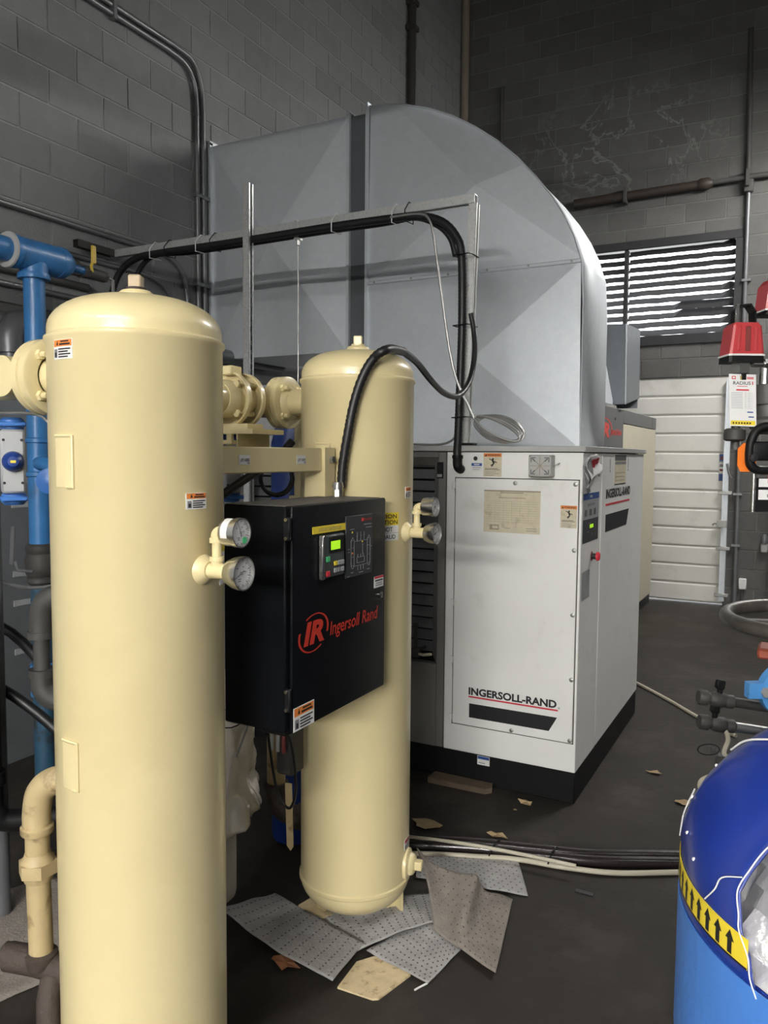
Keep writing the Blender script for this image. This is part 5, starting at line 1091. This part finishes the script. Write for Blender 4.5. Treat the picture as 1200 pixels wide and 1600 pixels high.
mb = MB(); q = Vector(rc_) + U_ * .02 + N_ * .02 + Z_ * 1.815; mb.tube([q, q + U_ * .05, q + U_ * .09 + Z_ * .004], .009, 12); mb.hexa(q + U_ * .028, q + U_ * .045, .013); mb.build('cable_gland', 'steel', t)
t2 = thing('tamper_switch', 'second red alarm switch housing, cut by the right edge of the photo', 'switch', (-.06, 2.28, 1.95))
rc2 = (-.075, 2.268, 0)
hs2 = trap(rc2, .094, .080, .06, 1.952, 2.015, 'red_paint', 'housing', t2); trap(rc2, .080, .06, .05, 2.015, 2.028, 'red_paint', 'top', hs2); trap(rc2, .096, .096, .064, 1.948, 1.952, 'label_white', 'gasket', t2); trap(rc2, .09, .085, .06, 1.938, 1.948, 'black', 'base', t2)
for s_ in (-.85, -.55):
    q = Vector(rc2) + U_ * .042 * s_ + N_ * .034; MB().obox(q + Z_ * 1.985, Z_, U_, (.026, .003, .002), bev=.001).build('rib', 'red_paint', hs2)
MB().cyl(Vector(rc2) + Z_ * 1.80 + U_ * .01, Vector(rc2) + Z_ * 1.94 + U_ * .01, .016, seg=16).build('nipple', 'steel', t2)
# tag
tg = thing('inspection_tag', 'white inspection tag with a yellow strip, hung below the red switch', 'tag', (-.147, 2.19, 1.66))
TO = Vector((-.172, 2.180, 1.660)); TU = (U_ * .99 + Z_ * -.02).normalized(); TV = (Z_ + U_ * -.05).normalized()
fn = planar(TO, TU, TV); TW, TH = .068, .130
decal('card', tg, fn, [(0, 0, TW, TH, 'white', 0), (.003, .003, TW - .003, .014, 'yellow', 1), (.007, .117, .017, .125, 'red_line', 1), (.009, .119, .015, .123, 'white', 2), (.028, .116, .038, .126, 'brass', 1), (.045, .118, .062, .120, 'red_line', 1), (.045, .121, .062, .123, 'red_line', 1), (.020, .099, .046, .1005, 'red_line', 1), (.018, .089, .050, .0925, 'red_line', 1), (.058, .104, .0605, .112, 'red_line', 1), (.048, .022, .062, .025, 'blue_print', 1), (.045, .034, .060, .037, 'blue_print', 1)] +
      [(.005, .045 + .0042 * k, .034, .0462 + .0042 * k, 'key_grey', 1) for k in range(10)] + [(.040, .045, .0405, .087, 'key_grey', 1), (.050, .045, .0505, .087, 'key_grey', 1)] + [(.040, .045 + .0042 * k, .060, .0455 + .0042 * k, 'key_grey', 1) for k in range(10)] + [(.008 + .007 * k, .006, .012 + .007 * k, .010, 'ink', 2) for k in range(7)])
letters('tag_print', 'RADIUS', fn(.010, .1035, 0), TU, TV, .044, .0085, 'comp_grey', tg, .0022, bold=.015)
MB().tube([Vector((-.148, 2.20, 1.79)), Vector((-.150, 2.192, 1.785)), fn(TW / 2, TH - .004, .002)], .0015, 6).build('string', 'black', tg)
# riser stack
ri = thing('riser_valve', 'dark iron sprinkler valve trim with grey pipe at the right edge', 'valve', (-.1, 2.25, 0))
MB().cyl((-.158, 2.205, 1.60), (-.158, 2.205, 1.775), .010, seg=12).build('stem', 'pipe_dark', ri)
MB().lathe((-.160, 2.195, 1.622), (0, 0, 1), [(.020, 0), (.026, .004), (.026, .028), (.02, .032), (0, .032)], 20).build('cap', 'black_dust', ri)
mb = MB(); mb.tube(smooth_path([(.10, 2.34, 1.79), (-.02, 2.28, 1.795), (-.075, 2.25, 1.775), (-.088, 2.245, 1.72), (-.088, 2.245, 1.66)], 5), .028, 16); mb.lathe((-.088, 2.245, 1.715), (0, 0, 1), [(.036, 0), (.038, .01), (.032, .05)], 18); mb.lathe((-.088, 2.245, 1.64), (0, 0, 1), [(.02, 0), (.042, .015), (.042, .035), (.02, .05)], 18); mb.build('pressure_trim', 'pipe_dark', ri)
MB().hexa((-.088, 2.245, 1.695), (-.088, 2.245, 1.712), .018).build('brass_nut', 'brass', ri); MB().cyl((-.098, 2.225, 1.765), (-.098, 2.225, 1.805), .014, seg=12).build('sight_glass', 'steel', ri)
MB().cyl((.06, 2.33, 0), (.06, 2.33, 1.80), .045, seg=20).build('riser_pipe', 'pipe_dark', ri)
# orange tag and butterfly handle
ol = thing('butterfly_valve', 'black looped valve handle with an orange plastic tag behind it', 'valve', (-.1, 2.19, 1.55))
fo = Vector((-.148, 2.185, 1.545))
mb = MB(); mb.prism([fo + U_ * a + Z_ * b for a, b in ((.006, 0), (.045, 0), (.045, .072), (.012, .072), (-.002, .058), (-.002, .016))], N_ * -.003); mb.build('orange_tag', 'orange_plastic', ol, flat=True)
hb_ = Vector((-.098, 2.200, 1.545)); mb = MB()
lpth = smooth_path([hb_ + U_ * a + Z_ * b for a, b in ((-.028, .03), (-.026, .075), (-.008, .108), (.03, .112), (.06, .085), (.062, .03), (.04, .008), (0, .004), (-.020, .012))], 5, True); mb.tube(lpth, .011, 12, closed=True)
mb.obox(hb_ + U_ * .012 + Z_ * .052, U_, Z_, (.040, .024, .012), bev=.01, seg=2); mb.build('handle', 'black', ol); MB().lathe(hb_ - U_ * .025 + Z_ * .035 + N_ * .012, N_, [(.010, 0), (.010, .006), (0, .007)], 14).build('boss', 'ink', ol)
si = thing('valve_sign', 'small white and red sign below the black valve handle', 'sign', (-.08, 2.2, 1.45)); decal('plate', si, planar(Vector((-.108, 2.200, 1.445)), U_, Z_), [(0, 0, .10, .085, 'black', 0), (.008, .030, .10, .055, 'white', 1), (.008, .062, .10, .083, 'white', 1), (.03, .072, .10, .10, 'red_line', 1), (.03, .036, .07, .044, 'grey_ink', 2)]); MB().cyl(Vector((-.112, 2.198, 1.445)), Vector((-.112, 2.198, 1.54)), .006, seg=10).build('edge_post', 'steel', si)
# handwheel and blue bonnet
hw = thing('handwheel', 'dark iron valve handwheel at the right edge', 'handwheel', (.05, 2.16, 1.18))
hc = Vector((.055, 2.165, 1.186)); RW = .215
MB().tube([hc + V(RW * math.cos(a), RW * math.sin(a), 0) for a in [2 * math.pi * k / 56 for k in range(56)]], .0175, 14, closed=True).build('rim', 'wheel_iron', hw)
for k in range(4):
    a = R(200 + 90 * k); d_ = V(math.cos(a), math.sin(a), 0); MB().obox(hc + d_ * RW * .53 - V(0, 0, .006), d_, V(0, 0, 1), (RW * .46, .007, .014), bev=.004).build('spoke', 'wheel_iron', hw)
MB().lathe(hc - V(0, 0, .03), (0, 0, 1), [(.03, 0), (.036, .01), (.036, .045), (.02, .055), (0, .055)], 20).build('hub', 'wheel_iron', hw)
yk = thing('gate_valve', 'blue cast valve bonnet with a red yoke under the handwheel', 'valve', (.05, 2.2, 0))
MB().box(-.085, .19, 2.13, 2.22, 1.085, 1.112, bev=.006).build('yoke', 'red_oxide', yk); MB().cyl((hc.x, hc.y, 1.02), (hc.x, hc.y, 1.17), .016, seg=14).build('stem', 'dull_steel', yk)
bc = Vector((.011, 2.225, 1.005)); mb = MB()
poly = [bc + U_ * (.118 * math.cos(a)) + Z_ * (.085 * math.sin(a)) for a in [2 * math.pi * k / 40 for k in range(40)]]
mb.prism([p + N_ * .02 for p in poly], N_ * .028); mb.prism([bc + U_ * a + Z_ * b + N_ * .02 for a, b in ((-.148, -.018), (-.148, .020), (-.10, .022), (-.08, -.018))], N_ * .026); mb.build('bonnet_flange', 'blue_bonnet', yk, angle=30)
MB().hexa(bc - U_ * .108 + N_ * .048, bc - U_ * .108 + N_ * .058, .013).build('bolt', 'white_grey', yk); MB().hexa(bc - U_ * .01 + Z_ * .05 + N_ * .048, bc - U_ * .01 + Z_ * .05 + N_ * .058, .013).build('bolt', 'steel', yk)
MB().cyl((.08, 2.30, .0), (.08, 2.30, 1.08), .07, seg=28).build('body_pipe', 'blue_bonnet', yk)
for k, (z, s_) in enumerate(((.978, 0), (.915, .004))):
    t = thing('drain_fitting', 'upper black brass-threaded drain fitting by the blue bonnet' if k == 0 else 'lower black drain fitting by the blue bonnet, with a bare steel pipe', 'fitting', (-.15, 2.13, z))
    e = Vector((-.214 + s_, 2.105, z)); dd = Vector((.86, .44, -.14)).normalized()
    mb = MB(); mb.lathe(e, dd, [(.016, 0), (.019, .004), (.019, .022), (.014, .024), (.014, .030), (.016, .032), (.019, .042), (.019, .062), (.016, .068), (.017, .070), (.017, .088), (.012, .092), (0, .092)], 20); mb.build('body', 'black_dust', t)
    MB().cyl(e + dd * .08, e + dd * .24, .0125, seg=14).build('pipe', 'black_dust' if k == 0 else 'dull_steel', t)
    q = e + dd * (.055 if k == 0 else .040) + Z_ * .016; mb = MB(); mb.cyl(q, q + Z_ * .012, .007, seg=10); mb.obox(q + Z_ * .024, dd, Z_, (.011, .012, .008), bev=.003); mb.build('knob', 'black', t)
pipe('drain_loop', [(-.150, 2.125, .90), (-.142, 2.128, .872), (-.150, 2.124, .84), (-.14, 2.128, .825), (-.12, 2.14, .80), (-.16, 2.12, .785), (-.196, 2.10, .768), (-.20, 2.10, .745), (-.18, 2.11, .72)], .006, 'hose_cream', 'thin cream tube curling below the drain fittings', 'tube', 8, 5)
t = thing('chain_keys', 'dark wire ring with small metal tabs beside the drain tubing', 'wire', (-.18, 2.11, .84)); MB().tube([Vector((-.185, 2.11, .845)) + U_ * .028 * math.cos(a) + Z_ * .014 * math.sin(a) for a in [2 * math.pi * k / 20 for k in range(20)]], .0015, 6, closed=True).build('ring', 'black', t)
for k in range(3): MB().obox(Vector((-.19, 2.108, .848)) + U_ * (.006 + .010 * k) + Z_ * -.005 * k, U_, Z_, (.0035, .006, .001)).build('tab', 'pipe_dark', t)
mb = MB(); mb.box(-.17, -.13, 2.11, 2.15, .0, .83, bev=.006); tag(mb.build('support_post', 'black_dust'), 'dark post behind the blue drum carrying the drain fittings', 'post')

# ============================================================ BLUE DRUM
dm = thing('blue_drum', 'blue plastic drum with torn mounded top and a yellow arrow tape, lower right', 'drum', (.187, 1.32, 0))
DCx, DCy, DR = .187, 1.315, .336
mb = MB(); mb.lathe((DCx, DCy, 0), (0, 0, 1), [(DR - .02, 0), (DR, .02), (DR, .28), (DR + .008, .30), (DR, .32), (DR, .60), (DR + .008, .62), (DR, .64), (DR, .905), (DR - .01, .912)], 64, cap1=False); mb.build('barrel', 'blue_drum', dm, angle=60)
# mounded torn cover: lathe-like sheet with folds, torn open on the side towards the camera
prof = [(.336, .900), (.3365, .925), (.336, .950), (.3355, .975), (.335, .995), (.329, 1.020), (.318, 1.048), (.298, 1.084), (.272, 1.118), (.240, 1.150), (.205, 1.180), (.165, 1.206), (.12, 1.226), (.06, 1.240), (.0, 1.245)]
NK = len(prof); n = 144
def cover(a, k, infl=0.0):
    r, z = prof[k]; f = -abs(math.sin(a * 2.5 + 1.15)) * .030 + .016 + math.sin(a * 7 + .4) * .004
    w_ = max(0, min(1, (k - 3) / 4)) * (1 - k / NK * .5)
    return Vector((DCx + (r + f * w_ + infl) * math.cos(a), DCy + (r + f * w_ + infl) * math.sin(a), z + f * w_ * .8 + infl * .6))
LFT = [231, 229.2, 228.3, 225.5, 224.6, 222.4, 223.0, 224.5, 229, 238, 246, 246, 246, 246, 246]
RGT = [269, 268, 267, 266, 264, 262, 260, 257, 254, 250, 246, 246, 246, 246, 246]
mb = MB(); vs = []
for k in range(NK):
    for i in range(n + 1):
        a = RGT[k] + (360 + LFT[k] - RGT[k]) * i / n; vs.append(cover(R(a), k))
fs = [(k * (n + 1) + i, k * (n + 1) + i + 1, (k + 1) * (n + 1) + i + 1, (k + 1) * (n + 1) + i) for k in range(NK - 1) for i in range(n)]
ob = mb.add(vs, fs).build('torn_cover', 'blue_drum', dm, angle=45); md = ob.modifiers.new('t', 'SOLIDIFY'); md.thickness = .003
# crumpled foil liner under the cover
rs = random.Random(11); mb = MB(); n2, m2 = 80, 14; vs = []
for k in range(m2 + 1):
    for i in range(n2):
        a = 2 * math.pi * i / n2; t_ = k / m2; r = .318 * (1 - t_ ** 1.6); z = .905 + .27 * t_ ** .8
        q = Vector((DCx + r * math.cos(a), DCy + r * math.sin(a), z)); w_ = noise.noise(q * 22) * .022 + noise.noise(q * 55) * .010
        vs.append(q + Vector((math.cos(a) * w_, math.sin(a) * w_, w_)))
mb.add(vs, [(k * n2 + i, k * n2 + (i + 1) % n2, (k + 1) * n2 + (i + 1) % n2, (k + 1) * n2 + i) for k in range(m2) for i in range(n2)]); mb.build('foil_liner', 'foil', dm, angle=12)
# blue flap curling inside the tear
mb = MB(); vs = []
for i in range(9):
    for j in range(5):
        s_, t_ = i / 8, j / 4; a = R(233 + 9 * t_ - 3 * s_); rr = .325 - .05 * s_ - .01 * math.sin(t_ * 3.1); vs.append((DCx + rr * math.cos(a), DCy + rr * math.sin(a), 1.018 + .13 * s_ - .03 * (t_ - .5) ** 2 * 4 * (1 - s_)))
fs = [(i * 5 + j, (i + 1) * 5 + j, (i + 1) * 5 + j + 1, i * 5 + j + 1) for i in range(8) for j in range(4)]
ob = mb.add(vs, fs).build('torn_flap', 'blue_drum', dm); md = ob.modifiers.new('t', 'SOLIDIFY'); md.thickness = .002
# white torn edges and creases
def covf(adeg, kf, infl):
    k0 = int(min(kf, NK - 2)); f = kf - k0; return cover(R(adeg), k0, infl).lerp(cover(R(adeg), k0 + 1, infl), f)
def ridge(pts): return smooth_path([covf(a, k, .003) for a, k in pts], 6)
for pts, r in (([(231, .2), (229.2, 1), (228.3, 2), (225.5, 3), (224.6, 4), (222.4, 5), (223, 6), (224.5, 7), (229, 8), (238, 9), (244, 9.7)], .0010), ([(180, 8.2), (188, 9.0), (197, 9.7), (206, 10.2), (216, 10.5)], .0016), ([(183, 3.2), (180, 4.6), (178, 6.0)], .0013), ([(213, 3.0), (216, 4.2), (217, 5.0), (222, 5.6)], .0010), ([(216, 10.5), (217, 11.2), (221, 11.6)], .0016)):
    MB().tube(ridge(pts), r, 6).build('white_tear_edge', 'white', dm)
for (a, k) in ((189, 6.2), (196, 5.0), (204, 4.4), (186, 7.6)): MB().lathe(covf(a, k, .001), covf(a, k, .01) - covf(a, k, 0), [(.003, 0), (.002, .002), (0, .0025)], 8).build('scuff', 'white', dm)
# arrow tape band and plain blue tape
fnb = lambda a0, z0: (lambda u_, v_, d_: Vector((DCx + (DR + .0005 + d_) * math.cos(R(a0) + u_ / DR), DCy + (DR + .0005 + d_) * math.sin(R(a0) + u_ / DR), z0 + v_)))
fb_ = fnb(150, .932); Lb = R(78) * DR
bnd = decal('arrow_tape', dm, fb_, [(0, 0, Lb, .040, 'yellow', 0), (0, 0, Lb, .003, 'ink', 1)], 40)
mb = MB(); step = .0245
for k in range(int(Lb / step)):
    u0 = k * step + .006
    for poly in ([(0, .005), (.0085, .005), (.0085, .023), (0, .023)], [(-.004, .023), (.0125, .023), (.00425, .037)]):
        mb.add([fb_(u0 + a, b, .0018) for a, b in poly], [tuple(range(len(poly)))])
mb.build('arrows', 'ink', bnd, flat=True)
fb2 = fnb(120, .70); Lb2 = R(180) * DR; decal('blue_tape', dm, fb2, [(0, 0, Lb2, .215, 'blue_tape', 0)], 48, thick=.0015)

# ============================================================ FLOOR CLUTTER
for nm, r, m, lb_ in (('hoseA', .021, 'hose_dark', 'rear dark hose of the bundle crossing the floor to the drum'), ('hoseB', .021, 'hose_dark', 'front dark hose of the bundle crossing the floor to the drum'), ('hoseC', .010, 'hose_cream', 'cream hose lying in front of the dark hose bundle'), ('hoseD', .007, 'hose_cream', 'thin pale tube lying over the dark hose bundle')):
    pipe('floor_hose', [(p[0], p[1], max(p[2], r + .001)) for p in P[nm]], r, m, lb_, 'hose', 12, 8, 'hoses crossing the floor')
for x, y in ((-1.02, 2.905), (-.80, 2.955)):
    tag(MB().tube([(x + .004, y + .055, .012), (x, y + .03, .047), (x - .004, y - .02, .048), (x - .008, y - .065, .02), (x - .004, y - .02, .006)], .003, 6, closed=True).build('hose_tie', 'black'), 'black tie around the floor hoses near the grey pads' if x < -.9 else 'black tie around the floor hoses in front of the compressor', 'tie')
pipe('white_floor_hose', P['floorhose'], .011, 'hose_cream', 'thin white hose on the floor right of the white compressor', 'hose', 10, 6)
def pad(corners, z, m, label, fold=None, nu=16, nv=16, dimp=True, lift=None):
    """quilted sheet on the floor: bilinear patch through four corners with ripples; fold lifts it"""
    t = thing('absorbent_pad', label, 'absorbent pad', (sum(c[0] for c in corners) / 4, sum(c[1] for c in corners) / 4, 0), 'grey absorbent pads round the rear tank')
    A, B_, C_, D_ = [Vector((c[0], c[1], 0)) for c in corners]
    def S_(u_, v_):
        p = A * (1 - u_) * (1 - v_) + B_ * u_ * (1 - v_) + C_ * u_ * v_ + D_ * (1 - u_) * v_
        h = z + .006 * noise.noise(Vector((p.x * 13, p.y * 13, z * 40))) + .004
        if lift: dx, dy, dz = lift(u_, v_); p = p + Vector((dx, dy, 0)); h += dz
        p.z = max(h, .003); return p
    vs = [S_(i / nu, j / nv) for i in range(nu + 1) for j in range(nv + 1)]
    fs = [(i * (nv + 1) + j, (i + 1) * (nv + 1) + j, (i + 1) * (nv + 1) + j + 1, i * (nv + 1) + j + 1) for i in range(nu) for j in range(nv)]
    ob = MB().add(vs, fs).build('sheet', m, t, angle=60); md = ob.modifiers.new('t', 'SOLIDIFY'); md.thickness = .0035; md.offset = 0
    if dimp:
        mb = MB(); k = 12
        for i in range(k):
            for j in range(k):
                u_, v_ = (i + .5 + (.5 if j % 2 else 0) * .9) / (k + .5), (j + .5) / k
                if u_ > .985: continue
                p = S_(u_, v_); e1 = (S_(min(u_ + .02, 1), v_) - S_(u_ - .02, v_)).normalized(); e2 = (S_(u_, min(v_ + .02, 1)) - S_(u_, v_ - .02)).normalized(); nn = e1.cross(e2)
                if nn.z < 0: nn = -nn
                mb.add([p + nn * .0023 + e1 * a * .0038 + e2 * b * .0038 for a, b in ((-1, 0), (0, -1), (1, 0), (0, 1))], [(0, 1, 2, 3)])
        o2 = mb.build('dimples', 'dimple', t, flat=True); o2['kind'] = 'stuff'
    return t
pad([(-1.600, 2.215), (-1.660, 1.990), (-1.175, 1.915), (-1.185, 2.125)], .018, 'sorbent', 'grey dimpled absorbent pad at the left, half in shadow', lift=lambda a, b: (0, 0, .05 * (1 - b) ** 3 * a))
pad([(-1.42, 2.21), (-1.19, 2.08), (-1.02, 2.36), (-1.10, 2.50)], .010, 'sorbent', 'grey absorbent pad lying against the foot of the rear tank', lift=lambda a, b: (0, 0, .015 * math.sin(b * 3)))
pad([(-1.165, 2.105), (-.930, 2.060), (-.905, 2.255), (-1.08, 2.46)], .006, 'sorbent', 'clean grey absorbent pad in the middle of the heap')
def fold(a, b):
    g = math.exp(-((a - .42) / .13) ** 2); e = max(0, 1 - a / .42) ** 1.3
    return (.05 * g * b - .03 * e * b, -.05 * b * g - .10 * e * b * b, .085 * g * b ** .6 + .15 * e * b ** 1.2 + .008 * math.sin(a * 20 + b * 3) * b * (1 - a))
pad([(-1.02, 2.30), (-.765, 2.190), (-.85, 2.60), (-1.15, 2.60)], .012, 'sorbent_brown', 'brownish crumpled absorbent pad folded up at the right of the heap', lift=fold, nu=34, nv=24)
pad([(-1.22, 2.58), (-.815, 2.665), (-.93, 2.895), (-1.28, 2.72)], .004, 'sorbent', 'flat grey absorbent pad tucked under the hoses')
pad([(-2.6, 1.55), (-1.98, 1.40), (-1.85, 1.75), (-2.4, 1.95)], .004, 'sorbent_brown', 'dirty absorbent pad on the floor at the lower left corner', dimp=False)
def board(poly, z, th, m, nm, label, cat):
    return tag(MB().prism([(x, y, z) for x, y in poly], (0, 0, th)).build(nm, m, flat=True), label, cat)
board([(-1.161, 1.920), (-1.045, 1.925), (-1.030, 1.935), (-.995, 2.075), (-1.12, 2.12), (-1.17, 2.05)], 0, .006, 'chipboard', 'chipboard_piece', 'pale chipboard piece poking out in front of the grey pads', 'board')
board([(-1.49, 2.20), (-1.40, 2.14), (-1.33, 2.25), (-1.36, 2.30), (-1.47, 2.30)], 0, .020, 'chipboard', 'chipboard_piece', 'pale chipboard piece under the foot of the rear tank', 'board')
tag(MB().tube([(-.955, 2.02, .004), (-.935, 2.065, .004)], .003, 8).build('white_stick', 'white'), 'small white stick in front of the middle pad', 'stick')
wd = MB(); wd.prism([(-1.55, 3.40, 0), (-1.26, 3.405, 0), (-1.235, 3.435, 0), (-1.25, 3.485, 0), (-1.55, 3.488, 0)], (0, 0, .026)); tag(wd.build('wood_block', 'old_wood', flat=True), 'old wooden wedge lying against the compressor base', 'wood')
def debris(x, y, s_, m, label, seed, h=.02):
    rs = random.Random(seed); mb = MB(); k = 9; pts = [Vector((x + s_ * (1 + .4 * rs.uniform(-1, 1)) * math.cos(2 * math.pi * i / k), y + s_ * .55 * (1 + .4 * rs.uniform(-1, 1)) * math.sin(2 * math.pi * i / k), .003 + h * rs.random())) for i in range(k)]
    mb.add([Vector((x, y, h * .7))] + pts, [(0, i + 1, (i + 1) % k + 1) for i in range(k)]); ob = mb.build('dry_leaf', m, flat=True); md = ob.modifiers.new('t', 'SOLIDIFY'); md.thickness = .0012
    return tag(ob, label, 'leaf', 'dry leaves on the floor')
debris(-1.055, 3.40, .036, 'leaf', 'pale dry leaf in front of the compressor base', 1); debris(-1.066, 3.04, .034, 'leaf', 'brown dry leaf just behind the floor hoses', 2)
debris(-1.36, 2.99, .07, 'leaf', 'flat leaf scrap behind the hoses near the rear tank', 3, .008); debris(-.60, 4.05, .035, 'leaf', 'small leaf on the floor right of the compressor corner', 4, .01); debris(-.43, 3.75, .035, 'leaf', 'brown leaf far right on the floor before the drum', 5, .012)
debris(-1.355, 1.93, .045, 'copper_leaf', 'copper coloured leaf under the left edge of the pads', 6, .02); debris(-1.08, 3.31, .010, 'leaf', 'tiny pale crumb on the floor in front of the compressor', 8, .006)
tag(MB().box(-.675, -.61, 2.78, 2.80, 0, .004).build('rubber_scrap', 'ink'), 'small black scrap on the floor in front of the hoses', 'scrap')
